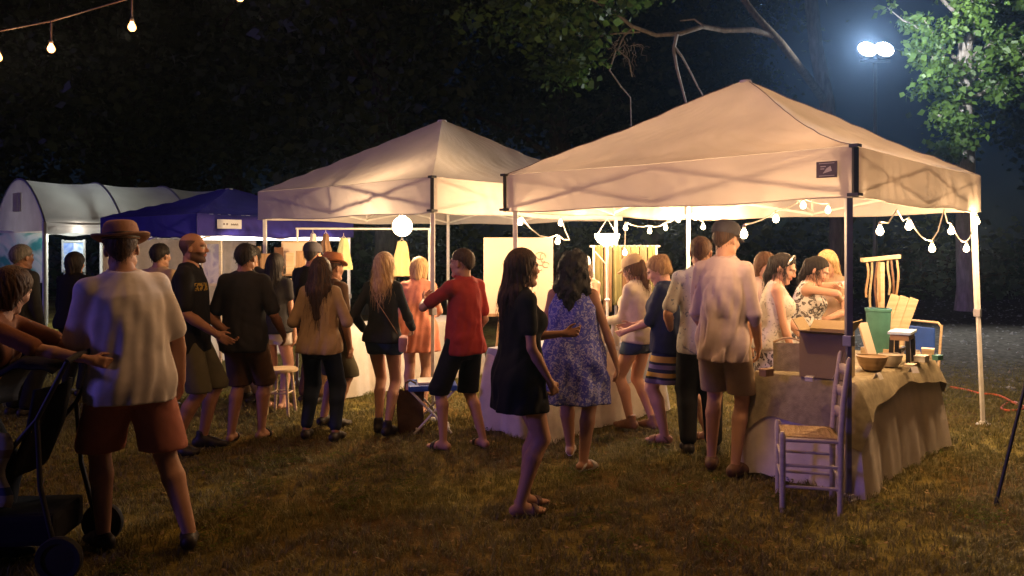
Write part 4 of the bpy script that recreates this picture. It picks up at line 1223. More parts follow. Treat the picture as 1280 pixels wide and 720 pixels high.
# festoon of orange bulbs swung high across the lawn
fa, fb = Vector((-5.6, 6.4, 3.05)), Vector((3.6, 1.2, 5.0))
def fes(t): p = fa.lerp(fb, t); p.z -= .5 * 4 * t * (1 - t) * .25; return p
ps = [at(-2, 72, 5.6), at(64, 61, 5.35), at(165, 34, 5.0), at(300, -4, 4.6)]
nx = [Vector((-1.15 + .60 * i, 4.55 + .05 * i, 3.24 + .03 * i)) for i in range(10)]  # unseen run added above the view, placed overhead to light the grass
fs_ = string_lights('festoon of orange bulbs hanging from a cable high over the lawn', ps + nx, 0, M['bulb_orange'], r=.024, wire='wire_dark', sock='socket', sag=.0, drop=.12, group='festoon')
o0 = fs_.location
for p in ps + nx: light(fs_, p - o0, 12.0, (1.0, .50, .20), .03)

# round paper lantern
lp = at(503, 283, 8.3); rl = .105
ln = empty('paper_lantern', lp, 0, 'round glowing paper lantern hanging under the white canopy', 'lantern')
prof = [(rl * math.sin(math.pi * i / 18) * (1 + .012 * (-1) ** i), -rl * math.cos(math.pi * i / 18)) for i in range(1, 18)]
MB().lathe(prof, (0, 0, 0), 28, caps=False).build('paper_globe', M['lantern_paper'], ln, True)
MB().lathe([(.03, 0), (.034, .004), (.034, .012), (.028, .012)], (0, 0, rl * .97), 14, caps=False).build('top_ring', M['wire_pale'], ln, True)
MB().tube([(0, 0, rl), (0, 0, rl + .28)], .003, 5).build('cord', M['wire_pale'], ln)
light(ln, (0, 0, 0), 165, (1.0, .66, .34), .09, 'lantern_light')

# torchiere lamp with a white bowl shade
lb = Vector((at(759, 400, 8.0).x, 8.0, 0)); fl = empty('floor_lamp', lb, 0, 'tall floor lamp with a glowing white bowl shade behind the cloth table', 'lamp')
zl = at(759, 297, 8.0).z
MB().lathe([(.0, 0), (.15, 0), (.15, .015), (.05, .035), (.015, .05), (.012, .06)], (0, 0, 0), 20).build('base', M['frame_white'], fl, True)
MB().tube([(0, 0, .04), (0, 0, zl - .09)], .014, 8).lathe([(.0, -.03), (.03, 0), (.0, .03)], (0, 0, zl - .62), 12).build('pole', M['frame_white'], fl, True)
MB().lathe([(.01, -.085), (.055, -.072), (.095, -.045), (.120, -.008), (.128, .035), (.122, .04)], (0, 0, zl), 24, caps=False).build('bowl_shade', M['shade_glass'], fl, True)
MB().tube([(.0, 0, zl - .28), (-.12, 0, zl - .14)], .006, 6).tube([(-.10, 0, zl + .03), (0, 0, zl + .19), (.10, 0, zl + .03)], .004, 5).build('hanger', M['frame_white'], fl, True)
light(fl, (0, 0, zl), 26, (1.0, .68, .36), .06, 'lamp_light')

# white light bars under the blue canopy and inside the arched tent
def lightbar(label, a, b, energy, col=(1, .86, .66), n=3):
    a, b = Vector(a), Vector(b); rt_ = empty('light_bar', a, 0, label, 'light')
    d = b - a
    MB().tube([(0, 0, 0), d], .022, 8).build('tube', M['tube_white'], rt_, True)
    for e in ((0, 0, 0), d): MB().box(Vector(e), (.05, .05, .06), 0, .006).build('end_cap', M['socket_pale'], rt_)
    MB().bar(Vector((0, 0, .035)), d + Vector((0, 0, .035)), .03, .02).build('housing', M['frame_white'], rt_)
    for i in range(n): light(rt_, d * ((i + .5) / n) - Vector((0, 0, .03)), energy, col, .03, 'tube_light')
    return rt_
q0 = TA3 + v3 * .10 + u3 * .12; q1 = TA3 + v3 * 2.35 + u3 * .12
lightbar('long white light bar under the right edge of the blue canopy', q0 + Vector((0, 0, 1.72)), q1 + Vector((0, 0, 1.72)), 16)
q0 = AR + ux * 1.40 + va * .15; q1 = AR + ux * 1.40 + va * 2.6
lightbar('white light bar along the side of the arched tent', q0 + Vector((0, 0, 1.95)), q1 + Vector((0, 0, 1.95)), 14)
q0 = AR + ux * -.6 + va * .9; q1 = AR + ux * .8 + va * .9
lightbar('white light bar above the painted panels in the arched tent', q0 + Vector((0, 0, 2.12)), q1 + Vector((0, 0, 2.12)), 34, (.90, 1.0, .88))

# floodlight on its pole beside the yard
FL = at(1094, 63, 16.0); fr = empty('floodlight', (FL.x, FL.y, 0), 0, 'bright twin floodlight on a tall pole by the trees', 'floodlight')
MB().tube([(0, 0, -.1), (0, 0, FL.z - .25)], [.05, .035], 10).build('pole', M['frame_black'], fr, True)
MB().bar((-.30, 0, FL.z - .22), (.30, 0, FL.z - .22), .04, .04).build('crossbar', M['frame_black'], fr)
for s in (-1, 1):
    tilt = Matrix.Rotation(math.radians(-28), 3, 'X')
    Rl = tilt @ Matrix.Rotation(math.pi / 2, 3, 'X'); hc_ = Vector((s * .17, 0, FL.z))
    hd = MB().lathe([(.03, -.16), (.10, -.14), (.185, -.02), (.195, .03), (.18, .035)], hc_, 28, R=Rl).build('lamp_head', M['frame_grey'], fr, True)
    MB().lathe([(.178, .036), (.15, .056), (.09, .072), (.0, .078)], hc_, 28, R=Rl, caps=False).build('lamp_lens', M['flood_led'], hd, True)
for (x_, aim, en, ang) in ((-.19, (-.15, -1, -.45), 1700, 160), (.19, (.74, .52, .18), 9500, 80)):                # one head faces the yard, the other the trees
    fd_ = bpy.data.lights.new('flood_light', 'SPOT'); fd_.energy = en; fd_.color = (.92, .96, 1.0); fd_.spot_size = math.radians(ang); fd_.spot_blend = .6; fd_.shadow_soft_size = .14
    fo = bpy.data.objects.new('flood_light', fd_); fo.location = (x_ * 1.5, -.30 if x_ < 0 else .02, FL.z + .02); fo.rotation_euler = (Vector(aim).to_track_quat('-Z', 'Y')).to_euler(); link(fo, fr)
# ---------------------------------------------------------------- tables and cloths
cloth('table_cloth_pink', (.74, .65, .57), .06, trans=.12, bscale=160); cloth('table_cloth_white', (.62, .57, .52), .06, trans=.12, bscale=160); cloth('table_cloth_grey', (.30, .32, .40), .10, bscale=120)
cloth('burlap', (.36, .30, .19), .2, vscale=22, bump=.5, bscale=260)
mat('wood_pale', (.46, .33, .20), .6, color2=(.62, .47, .30), vscale=3, stretch=(2, 2, 14), bump=.15, bscale=30, detail=6)
mat('wood_mid', (.26, .15, .075), .6, color2=(.38, .24, .13), vscale=3, stretch=(14, 2, 2), bump=.15, bscale=30, detail=6)
mat('wood_chair', (.50, .42, .34), .55, color2=(.62, .53, .43), vscale=4, stretch=(3, 3, 10), bump=.1, bscale=30)
mat('rush', (.34, .22, .11), .85, color2=(.46, .32, .17), vscale=6, stretch=(18, 3, 3), bump=.6, bscale=25)
mat('cardboard', (.30, .215, .11), .85, var=.10, vscale=5, bump=.08, bscale=60)
mat('teal_paint', (.075, .22, .19), .5, var=.15, vscale=8); mat('blue_plastic', (.03, .09, .42), .45, var=.1); mat('black_paint', (.014, .013, .014), .4, spec=.4)
mat('paper_white', (.68, .64, .58), .7, var=.05); mat('ceramic', (.66, .60, .52), .3, spec=.5); mat('brown_bag', (.075, .038, .024), .7, var=.25, vscale=10, bump=.2, bscale=40)
mat('orange_cord', (.55, .12, .05), .5); mat('rubber', (.02, .02, .02), .7); mat('board_cream', (.58, .47, .36), .75, var=.07, vscale=3); mat('sketch', (.22, .16, .12), .8)
mat('pale_blue', (.40, .50, .62), .6, var=.1)

def drape(name, label, cat, N, u, v, Lu, Lv, z, drop, m, flare=.06, fold=.018, nf=46, seed=0, corner=.0, rows=12, hem=.01, group=None):
    """cloth laid over a rectangular top and hanging in folds; drop = metres, or a function of (side 0..3, 0..1)"""
    r = random.Random(seed); u, v = u.normalized(), v.normalized(); c0 = Vector((N.x, N.y, 0)) + u * Lu / 2 + v * Lv / 2
    n = 220; per = []; rc = .025
    for i in range(n):
        t = i / n * 2 * (Lu + Lv)
        if t < Lu: p = Vector((-Lu / 2 + t, -Lv / 2)); sd, f = 0, t / Lu
        elif t < Lu + Lv: p = Vector((Lu / 2, -Lv / 2 + t - Lu)); sd, f = 1, (t - Lu) / Lv
        elif t < 2 * Lu + Lv: p = Vector((Lu / 2 - (t - Lu - Lv), Lv / 2)); sd, f = 2, (t - Lu - Lv) / Lu
        else: p = Vector((-Lu / 2, Lv / 2 - (t - 2 * Lu - Lv))); sd, f = 3, (t - 2 * Lu - Lv) / Lv
        q = Vector((max(-Lu / 2 + rc, min(Lu / 2 - rc, p.x)), max(-Lv / 2 + rc, min(Lv / 2 - rc, p.y))))
        d = p - q; nrmv = d.normalized() if d.length > 1e-6 else Vector((0, -1) if sd == 0 else (1, 0) if sd == 1 else (0, 1) if sd == 2 else (-1, 0))
        ce = max(abs(2 * f - 1) ** 6, 0)
        per.append((q + nrmv * rc, nrmv, sd, f, ce, t))
    ph = [r.uniform(0, 6.28) for _ in range(6)]
    mb = MB(); V = []
    W = lambda q, zz: tuple(u * q.x + v * q.y + Vector((0, 0, zz)))
    for k in range(rows + 1):
        g = k / rows
        for (p, nn, sd, f, ce, t) in per:
            D = drop(sd, f) if callable(drop) else drop
            D = D + corner * ce
            w = math.sin(nf * .55 * t + ph[0] + 1.3 * math.sin(3.1 * t + ph[1])) + .5 * math.sin(nf * 1.1 * t + ph[2])
            o = flare * g ** .8 * (1 + .9 * ce) + fold * g * w + (.004 if k else 0)
            zz = z - D * g + (hem * math.sin(7 * t + ph[3]) + hem * .6 * math.sin(17 * t + ph[4])) * g
            if k == 0: zz = z
            if z - D < .03: zz = max(zz, .006)
            V.append(W(p + nn * o, zz))
    F_ = [(k * n + i, k * n + (i + 1) % n, (k + 1) * n + (i + 1) % n, (k + 1) * n + i) for k in range(rows) for i in range(n)]
    V2 = [W(p * .985, z + .001 + .0015 * math.sin(9 * t)) for (p, nn, sd, f, ce, t) in per]; o2 = len(V); V += V2
    F_ += [(i, o2 + i, o2 + (i + 1) % n, (i + 1) % n) for i in range(n)]
    V.append(W(Vector((0, 0)), z + .001)); F_ += [(o2 + i, len(V) - 1, o2 + (i + 1) % n) for i in range(n)]
    F_ = [tuple(reversed(f)) for f in F_]
    mb.add(V, F_); o = mb.build(name, m, None, True, loc=c0); tag(o, label, cat, group); return o

def folding_table(label, N, u, v, Lu, Lv, z, group='market tables under the canopies'):
    u, v = u.normalized(), v.normalized(); t = empty('market_table', (N.x, N.y, 0), 0, label, 'table', group)
    c = u * Lu / 2 + v * Lv / 2; rz = math.atan2(v.y, v.x)
    MB().box(c + Vector((0, 0, z - .02)), (Lv - .02, Lu - .02, .035), rz, .006).build('table_top', M['paper_white'], t)
    for a in (.08, .92):
        for b in (.08, .92):
            p = u * Lu * b + v * Lv * a; MB().tube([p + Vector((0, 0, z - .04)), p + Vector((0, 0, 0))], .014, 8).build('leg', M['frame_grey'], t)
    return t
U, Vv = u1.normalized(), v1.normalized()
TZ = .72
N1 = Vector((2.25, 5.27, 0))
folding_table('folding table under the pink cloth and burlap at the large canopy', N1, U, Vv, .70, 1.70, TZ - .006)
drape('tablecloth', 'pale pink cloth hanging to the grass from the craft table', 'tablecloth', N1, U, Vv, .70, 1.70, TZ, TZ - .015, M['table_cloth_pink'], .085, .013, 30, 3, .0, 14)
def bdrop(sd, f):
    if sd == 0: return .31 + .02 * math.sin(6 * f)                       # short end facing the lawn
    if sd == 3: return .115 + .022 * math.sin(9 * f) + .035 * f
    return .20
drape('burlap_overlay', 'olive burlap overlay draped across the top of the craft table', 'cloth', N1, U, Vv, .704, 1.704, TZ + .005, bdrop, M['burlap'], .064, .008, 18, 5, .11, 10, .010)
N2_ = Vector((.26, 6.62, 0))
folding_table('folding table under the grey and white cloths beside the floor lamp', N2_, U, Vv, .66, 1.70, TZ - .006)
drape('tablecloth', 'white cloth reaching the grass on the table with the floor lamp behind', 'tablecloth', N2_, U, Vv, .66, 1.70, TZ, TZ - .015, M['table_cloth_white'], .06, .014, 34, 8)
drape('tablecloth', 'blue grey overcloth on the table behind the curly haired woman', 'tablecloth', N2_, U, Vv, .664, 1.704, TZ + .005, .36, M['table_cloth_grey'], .035, .012, 24, 9, .04)
N3_ = Vector((-1.78, 8.55, 0)); U3, V3_ = u2.normalized(), v2.normalized()
folding_table('folding table under the long white cloth below the paper lantern', N3_, U3, V3_, .70, 2.0, TZ - .006)
drape('tablecloth', 'long white cloth on the table below the paper lantern', 'tablecloth', N3_, U3, V3_, .70, 2.0, TZ, TZ - .015, M['table_cloth_white'], .07, .018, 36, 12)

def tab(px, py, z=TZ + .012):
    Y = FPX * (CH - z) / (py - YH); return Vector(((px - 640) / FPX * Y, Y, z))
RZ = math.atan2(Vv.y, Vv.x)

# ---- things on the craft table
p = tab(1034, 470); bx = empty('cardboard_box', p, RZ - 1.45, 'open brown cardboard box on the craft table', 'box')
w, d, h = .30, .24, .31
for (c, s) in (((0, -d / 2, h / 2), (w, .006, h)), ((0, d / 2, h / 2), (w, .006, h)), ((-w / 2, 0, h / 2), (.006, d - .008, h)), ((w / 2, 0, h / 2), (.006, d - .008, h))): MB().box(c, s).build('panel', M['cardboard'], bx)
MB().box((0, 0, .004), (w - .01, d - .01, .006)).build('bottom', M['cardboard'], bx)
for (a, ax, L_, dp) in ((-1, 'y', w, .11), (1, 'y', w, .11), (-1, 'x', d, .10), (1, 'x', d, .10)):
    ang = .5
    if ax == 'y': fl_ = MB().add([(-L_ / 2, a * d / 2, h), (L_ / 2, a * d / 2, h), (L_ / 2, a * (d / 2 + dp * math.cos(ang)), h + dp * math.sin(ang) * (.3 if a < 0 else 1)), (-L_ / 2, a * (d / 2 + dp * math.cos(ang)), h + dp * math.sin(ang) * (.3 if a < 0 else 1))], [(0, 1, 2, 3)])
    else: fl_ = MB().add([(a * w / 2, -L_ / 2, h), (a * w / 2, L_ / 2, h), (a * (w / 2 + dp * .5), L_ / 2, h + dp * .8), (a * (w / 2 + dp * .5), -L_ / 2, h + dp * .8)], [(0, 1, 2, 3)])
    solid(fl_.build('flap', M['cardboard'], bx), .005)
p = tab(986, 466); sb = empty('display_panel', p, -.35, 'grey board with rounded top propped on the craft table', 'board')
MB().bar((-.105, 0, .11), (.105, 0, .11), .010, .20, up=(0, .25, 1), bev=.003).build('board', M['burlap'], sb); MB().tube([(-.105 + .21 * i / 12, .055 , .205 + .035 * math.sin(math.pi * i / 12)) for i in range(13)], .008, 6).build('edge', M['wood_pale'], sb, True); MB().bar((0, .03, .16), (0, .12, .0), .02, .008).build('prop', M['wood_pale'], sb)
def bowl(label, px, py, r, hgt, m):
    b = empty('bowl', tab(px, py), 0, label, 'bowl', 'turned wooden wares on the craft table')
    MB().lathe([(.0, .0), (r * .55, 0), (r * .62, .008), (r * .85, hgt * .45), (r, hgt), (r * .95, hgt), (r * .78, hgt * .5), (r * .5, .02), (0, .018)], (0, 0, 0), 24).build('bowl_body', m, b, True)
    MB().lathe([(r * .97, hgt - .004), (r * 1.02, hgt), (r * 1.02, hgt + .006), (r * .95, hgt + .006)], (0, 0, 0), 24, caps=False).build('rim', m, b, True)
bowl('wide pale wooden bowl beside the near leg of the canopy', 1090, 463, .105, .10, M['wood_pale'])
bowl('smaller pale bowl beside the black bench', 1113, 458, .085, .085, M['ceramic'])
wt = empty('wooden_tray', tab(1103, 441), RZ, 'flat pale wooden tray behind the bowls', 'tray')
MB().box((0, 0, .008), (.36, .22, .012), 0, .003).build('base', M['wood_pale'], wt)
for s in (-1, 1): MB().box((0, s * .107, .03), (.36, .012, .05), 0, .003).build('side', M['wood_pale'], wt); MB().box((s * .176, 0, .03), (.012, .20, .05), 0, .003).build('end', M['wood_pale'], wt)
p = tab(1128, 453); bn = empty('toy_bench', p, RZ + .15, 'small black bench with pale blue top standing on the craft table', 'bench')
MB().box((0, 0, .235), (.30, .16, .022), 0, .004).build('seat', M['pale_blue'], bn); MB().box((0, 0, .20), (.27, .13, .04), 0, .003).build('apron', M['wood_mid'], bn)
for a in (-1, 1):
    for b in (-1, 1): MB().bar((a * .115, b * .055, .20), (a * .125, b * .06, 0), .030, .030).build('leg', M['black_paint'], bn)
MB().bar((-.11, 0, .10), (.11, 0, .10), .02, .03).build('stretcher', M['black_paint'], bn)
for i, (px, py, hh, rr_) in enumerate([(1121, 452, .07, .022), (1137, 449, .08, .02), (1147, 447, .06, .024)]):
    j = empty('jar', tab(px, py), 0, ['small clear jar under the black bench', 'taller clear jar by the bench leg', 'squat clear jar at the end of the bench'][i], 'jar', 'jars on the craft table')
    MB().lathe([(0, 0), (rr_, 0), (rr_, hh * .75), (rr_ * .7, hh * .86), (rr_ * .7, hh * .9)], (0, 0, 0), 14).build('glass_body', M['ceramic'], j, True); MB().lathe([(rr_ * .78, hh * .88), (rr_ * .8, hh), (0, hh)], (0, 0, 0), 14).build('lid', M['silver_lid'] if 'silver_lid' in M else mat('silver_lid', (.5, .48, .45), .35, metal=.7), j, True)
p = tab(1098, 443); tb_ = empty('teal_bin', p, 0, 'tall teal painted bin standing on the craft table', 'bin')
MB().lathe([(0, 0), (.075, 0), (.078, .01), (.098, .36), (.098, .375), (.092, .375), (.072, .02), (0, .02)], (0, 0, 0), 26).build('body', M['teal_paint'], tb_, True); MB().lathe([(.096, .355), (.104, .36), (.104, .38), (.09, .38)], (0, 0, 0), 26, caps=False).build('rim', M['teal_paint'], tb_, True)
p = tab(1085, 452); cv = empty('leaning_canvas', p, .5, 'cream canvas leaning against the teal bin', 'canvas')
MB().bar((-.05, .0, .15), (.05, .0, .15), .016, .31, up=(.35, .35, 1), bev=.003).build('canvas_board', M['board_cream'], cv); MB().bar((-.055, .012, .01), (.055, .012, .01), .01, .02).build('foot_rail', M['wood_pale'], cv)
p = tab(1110, 440) + Vector((.06, .12, 0)); pk = empty('wooden_planks', p, RZ - 1.2, 'pale wooden plank boards leaning upright behind the black bench', 'boards')
for i in range(3): MB().bar((-.02 + i * .075 - .07, .02 * i, .0), (.13 + i * .075 - .07, .02 * i + .1, .47 - .015 * i), .072, .018, up=(0, 1, 0), bev=.003).build('plank', M['wood_pale'], pk)
# small goods: stacked cream boxes, price tags, candle tins
for i, (px, py, w_, d_, h_, m_) in enumerate([(1152, 452, .11, .08, .05, 'paper_white'), (1160, 448, .09, .09, .08, 'wood_pale'), (1172, 450, .07, .05, .04, 'teal_paint'), (1138, 459, .10, .06, .025, 'board_cream'), (1012, 476, .07, .05, .03, 'paper_white'), (958, 470, .08, .06, .05, 'wood_mid')]):
    t = empty('gift_box', tab(px, py), RZ + .3 * math.sin(i * 2.1), ['flat white box at the far corner of the craft table', 'square pale wooden box near the far end of the craft table', 'tiny teal box at the end of the craft table', 'thin cream box at the edge of the burlap', 'low white box before the cardboard box', 'small brown box by the lace topped woman'][i], 'box', 'small boxes on the craft table')
    MB().box((0, 0, h_ * .42), (w_, d_, h_ * .84), 0, .003).build('box_body', M[m_], t); MB().box((0, 0, h_ * .86), (w_ + .004, d_ + .004, h_ * .30), 0, .003).build('lid', M[m_], t)
for i, (px, py) in enumerate([(1142, 466), (1098, 474), (1045, 474)]):
    t = empty('price_tag', tab(px, py), RZ + 2.6 + .4 * i, ['folded price tag at the burlap edge by the thin cream box', 'folded price tag before the wide bowl', 'folded price tag at the corner of the cardboard box'][i], 'price tag', 'price tags on the craft table')
    for s in (-1, 1): MB().bar((-.028, s * .012, .022), (.028, s * .012, .022), .002, .046, up=(0, -s * .5, 1)).build('leaf', M['paper_white'], t)
# T-shaped stand with hanging leather straps behind the table
ts = Vector((at(1101, 300, 7.0).x, 7.0, 0)); st = empty('strap_stand', ts, .3, 'wooden T-shaped stand hung with straps behind the craft table', 'stand')
ztop = at(1101, 325, 7.0).z
MB().bar((0, 0, .02), (0, 0, ztop - .02), .045, .045, bev=.004).build('post', M['wood_pale'], st); MB().bar((-.20, 0, ztop), (.20, 0, ztop + .03), .04, .035, bev=.004).build('crossbar', M['wood_pale'], st)
for a in (0, 1): MB().bar((-.2 * (1 - a), -.2 * a, .015), (.2 * (1 - a), .2 * a, .015), .05, .03).build('foot', M['wood_pale'], st)
for i, x in enumerate((-.17, -.13, -.075, -.045, .06, .10, .15)):
    mm = ('wood_mid', 'burlap', 'leather_brown')[i % 3]
    L_ = .30 + .05 * ((i * 7) % 4); zz = ztop - .01 + .075 * x
    solid(MB().grid(lambda a, b, x=x, L_=L_, zz=zz, i=i: (x + (a - .5) * .022 + .008 * math.sin(5 * b + i), -.028 - .006 * math.sin(6 * b + i), zz - b * L_), 1, 8).build('strap', M[mm], st), .003)
# blue folding chair behind the far end of the table
bc = Vector((at(1150, 430, 7.3).x, 7.3, 0)); ch = empty('folding_chair', bc, -1.15, 'folding chair with a bright blue back behind the craft table', 'chair', 'blue folding chairs')
def blue_chair(root, fm):
    MB().box((0, .0, .72), (.30, .02, .34), 0, .008).build('backrest', M['blue_plastic'], root); MB().box((0, -.20, .44), (.38, .38, .03), 0, .01).build('seat', M['blue_plastic'], root)
    for s in (-1, 1):
        MB().tube([(s * .19, .04, .92), (s * .19, .0, .55), (s * .20, -.36, .0)], .011, 7).build('front_leg', fm, root, True); MB().tube([(s * .18, -.18, .43), (s * .18, .16, 0)], .011, 7).build('rear_leg', fm, root, True)
    MB().tube([(-.19, .04, .90), (-.15, .045, .935), (.15, .045, .935), (.19, .04, .90)], .011, 7).build('top_rail', fm, root, True); MB().tube([(-.18, .10, .12), (.18, .10, .12)], .008, 6).tube([(-.2, -.28, .12), (.2, -.28, .12)], .008, 6).build('crossbar', fm, root, True)
blue_chair(ch, M['wood_pale'])
c2_ = Vector((at(540, 490, 7.05).x, 7.05, 0)); ch2 = empty('camp_stool', c2_, .15, 'low blue camp stool with pale cushion beside the man in red', 'stool')
MB().box((0, 0, .40), (.42, .36, .05), 0, .012).build('seat', M['blue_plastic'], ch2); MB().box((.02, 0, .437), (.30, .28, .024), 0, .010).build('cushion', M['paper_white'], ch2)
for s in (-1, 1): MB().tube([(-.19, s * .16, .38), (.17, s * .16, .0)], .011, 7).build('leg', M['frame_white'], ch2); MB().tube([(.19, s * .15, .38), (-.17, s * .15, .0)], .011, 7).build('leg', M['frame_white'], ch2)
MB().tube([(-.14, -.16, .05), (-.14, .16, .05)], .009, 6).tube([(.14, -.16, .05), (.14, .16, .05)], .009, 6).build('crossbar', M['frame_white'], ch2)

# ---- ladder-back chair in front of the craft table
cp = (ground(980, 640) + ground(1052, 645)) / 2
lc = empty('ladderback_chair', (cp.x + .03, cp.y + .16, 0), math.radians(-14), 'pale wooden ladder-back chair with woven rush seat before the craft table', 'chair')
hw, hd_ = .165, .175                                                             # chair faces -x; the back posts stand at +x
for s in (-1, 1):
    MB().tube([(-hw, s * hd_, 0), (-hw, s * hd_, .30), (-hw, s * hd_, .475), (-hw, s * hd_, .492)], [.017, .019, .020, .012], 10).build('leg', M['wood_chair'], lc, True)
    MB().tube([(hw, s * (hd_ - .01), 0), (hw + .004, s * (hd_ - .01), .45), (hw + .02, s * (hd_ - .01), .70), (hw + .05, s * (hd_ - .01), .935), (hw + .053, s * (hd_ - .01), .955)], [.017, .020, .019, .016, .008], 10).build('back_post', M['wood_chair'], lc, True)
    for zz in (.16, .29): MB().tube([(-hw, s * hd_, zz), (hw, s * (hd_ - .01), zz)], .010, 8).build('rung', M['wood_chair'], lc, True)
    MB().tube([(-hw, s * hd_, .445), (hw, s * (hd_ - .01), .445)], .014, 8).build('seat_rail', M['wood_chair'], lc, True)
for zz in (.20, .33): MB().tube([(-hw, -hd_, zz), (-hw, hd_, zz)], .010, 8).build('rung', M['wood_chair'], lc, True)
MB().tube([(hw, -hd_, .22), (hw, hd_, .22)], .010, 8).build('rung', M['wood_chair'], lc, True)
for zz in (.58, .71, .85): MB().grid(lambda a, b, zz=zz: (hw + .012 + (zz - .55) * .1 + .018 * math.sin(math.pi * a), (a - .5) * (2 * hd_ - .03), zz - .03 + .06 * b + .010 * math.sin(math.pi * a) * b), 8, 2).build('slat', M['wood_chair'], lc, True)
for o in lc.children:
    if o.name.startswith('slat'): solid(o, .010)
def seat_pt(a, b): 
    e = 1 - max(abs(2 * a - 1), abs(2 * b - 1)) ** 4
    return ((a - .5) * (2 * hw - .01), (b - .5) * (2 * hd_ - .02), .452 + .012 * e + .004 * math.sin(60 * min(a, 1 - a) if abs(2 * a - 1) > abs(2 * b - 1) else 60 * min(b, 1 - b)))
solid(MB().grid(seat_pt, 24, 24).build('rush_seat', M['rush'], lc, True), .02)

# ---- things round the lamp table
eb = Vector((at(648, 350, 8.75).x, 8.75, 0)); ea = empty('easel_board', eb, .05, 'large cream board with a small ink drawing on an easel', 'easel')
zt = at(648, 297, 8.75).z; zb = at(648, 392, 8.75).z
MB().box((0, 0, (zt + zb) / 2), (.76, .015, zt - zb), 0, .003).build('board', M['board_cream'], ea)
for a in (-1, 1): MB().bar((a * .30, -.02, 0), (a * .12, .02, zt - .08), .03, .02).build('leg', M['wood_mid'], ea)
MB().bar((0, .45, 0), (0, .03, zt - .12), .03, .02).build('rear_leg', M['wood_mid'], ea); MB().bar((-.4, -.02, zb - .015), (.4, -.02, zb - .015), .04, .025).build('ledge', M['wood_mid'], ea)
sk2 = MB(); r_ = random.Random(3)
for (cx_, cz_, rx, rz_) in ((.24, zt - .20, .05, .04), (.27, zt - .22, .03, .05), (.22, zt - .33, .06, .03), (.30, zt - .30, .035, .03)):
    sk2.tube([(cx_ + rx * math.cos(t) * (1 + .1 * math.sin(3 * t)), -.0115, cz_ + rz_ * math.sin(t)) for t in [6.28 * i / 16 for i in range(15)]], .005, 4)
sk2.build('ink_drawing', M['sketch'], ea)
for i, (px, py, kind) in enumerate([(748, 437, 'pitcher'), (768, 432, 'vase'), (730, 445, 'box'), (781, 428, 'card'), (712, 452, 'tray')]):
    q = tab(px, py)
    if kind in ('pitcher', 'vase'):
        t = empty(kind, q, .6, ['white ceramic pitcher with handle on the lamp table', 'slender pale vase on the lamp table'][i], kind)
        s = 1.0 if kind == 'pitcher' else .8
        MB().lathe([(0, 0), (.05 * s, 0), (.062 * s, .05), (.055 * s, .11), (.034 * s, .16), (.040 * s, .21), (.034 * s, .205), (.028 * s, .16), (0, .05)], (0, 0, 0), 20).build('vessel', M['ceramic'], t, True)
        MB().tube([(.04 * s, 0, .18), (.085 * s, 0, .16), (.09 * s, 0, .10), (.058 * s, 0, .06)], .007, 6).build('handle', M['ceramic'], t, True) if kind == 'pitcher' else MB().lathe([(.04 * s, .205), (.046 * s, .212), (.036 * s, .215)], (0, 0, 0), 16, caps=False).build('lip', M['ceramic'], t, True)
    elif kind == 'card':
        t = empty('price_card', q, .3, 'folded white price card on the lamp table', 'card'); MB().bar((-.05, 0, .05), (.05, 0, .05), .003, .10, up=(0, .3, 1)).build('front_leaf', M['paper_white'], t); MB().bar((-.05, .035, .05), (.05, .035, .05), .003, .10, up=(0, -.3, 1)).build('back_leaf', M['paper_white'], t)
    else:
        t = empty('wooden_crate' if kind == 'box' else 'serving_tray', q, RZ, 'small wooden crate on the lamp table' if kind == 'box' else 'shallow dark tray near the corner of the lamp table', 'crate' if kind == 'box' else 'tray')
        hh = .12 if kind == 'box' else .035
        mm = M['wood_pale'] if kind == 'box' else M['wood_mid']
        for s in (-1, 1): MB().box((0, s * .07, hh / 2), (.22, .012, hh), 0, .002).build('side', mm, t); MB().box((s * .104, 0, hh / 2), (.012, .128, hh), 0, .002).build('end', mm, t)
        MB().box((0, 0, .006), (.2, .126, .01)).build('base', mm, t)
# hanging cloths behind the lamp
hr = Vector((at(782, 350, 9.3).x, 9.3, 0)); rk = empty('garment_rail', hr, .5, 'white rail hung with long olive scarves behind the lamp table', 'clothes rail')
for s in (-1, 1): MB().tube([(s * .45, 0, 0), (s * .45, 0, 1.62)], .014, 8).build('post', M['frame_white'], rk); MB().bar((s * .45, -.2, .015), (s * .45, .2, .015), .03, .03).build('foot', M['frame_white'], rk)
MB().tube([(-.5, 0, 1.62), (.5, 0, 1.62)], .012, 8).build('rail', M['frame_white'], rk)
cloth('scarf_olive', (.16, .15, .07)); cloth('scarf_brown', (.20, .12, .07)); cloth('yellow_cloth', (.62, .48, .22)); cloth('green_cloth', (.45, .48, .24))
for i in range(7):
    x = -.38 + i * .125; L_ = .62 + .07 * ((i * 5) % 3)
    solid(MB().grid(lambda a, b, x=x, L_=L_, i=i: (x + (a - .5) * .11, .02 * math.sin(14 * a + i) * (.5 + b) - .016, 1.63 - b * L_), 8, 10).build('scarf', M[('scarf_olive', 'scarf_brown')[i % 2]], rk, True), .004)

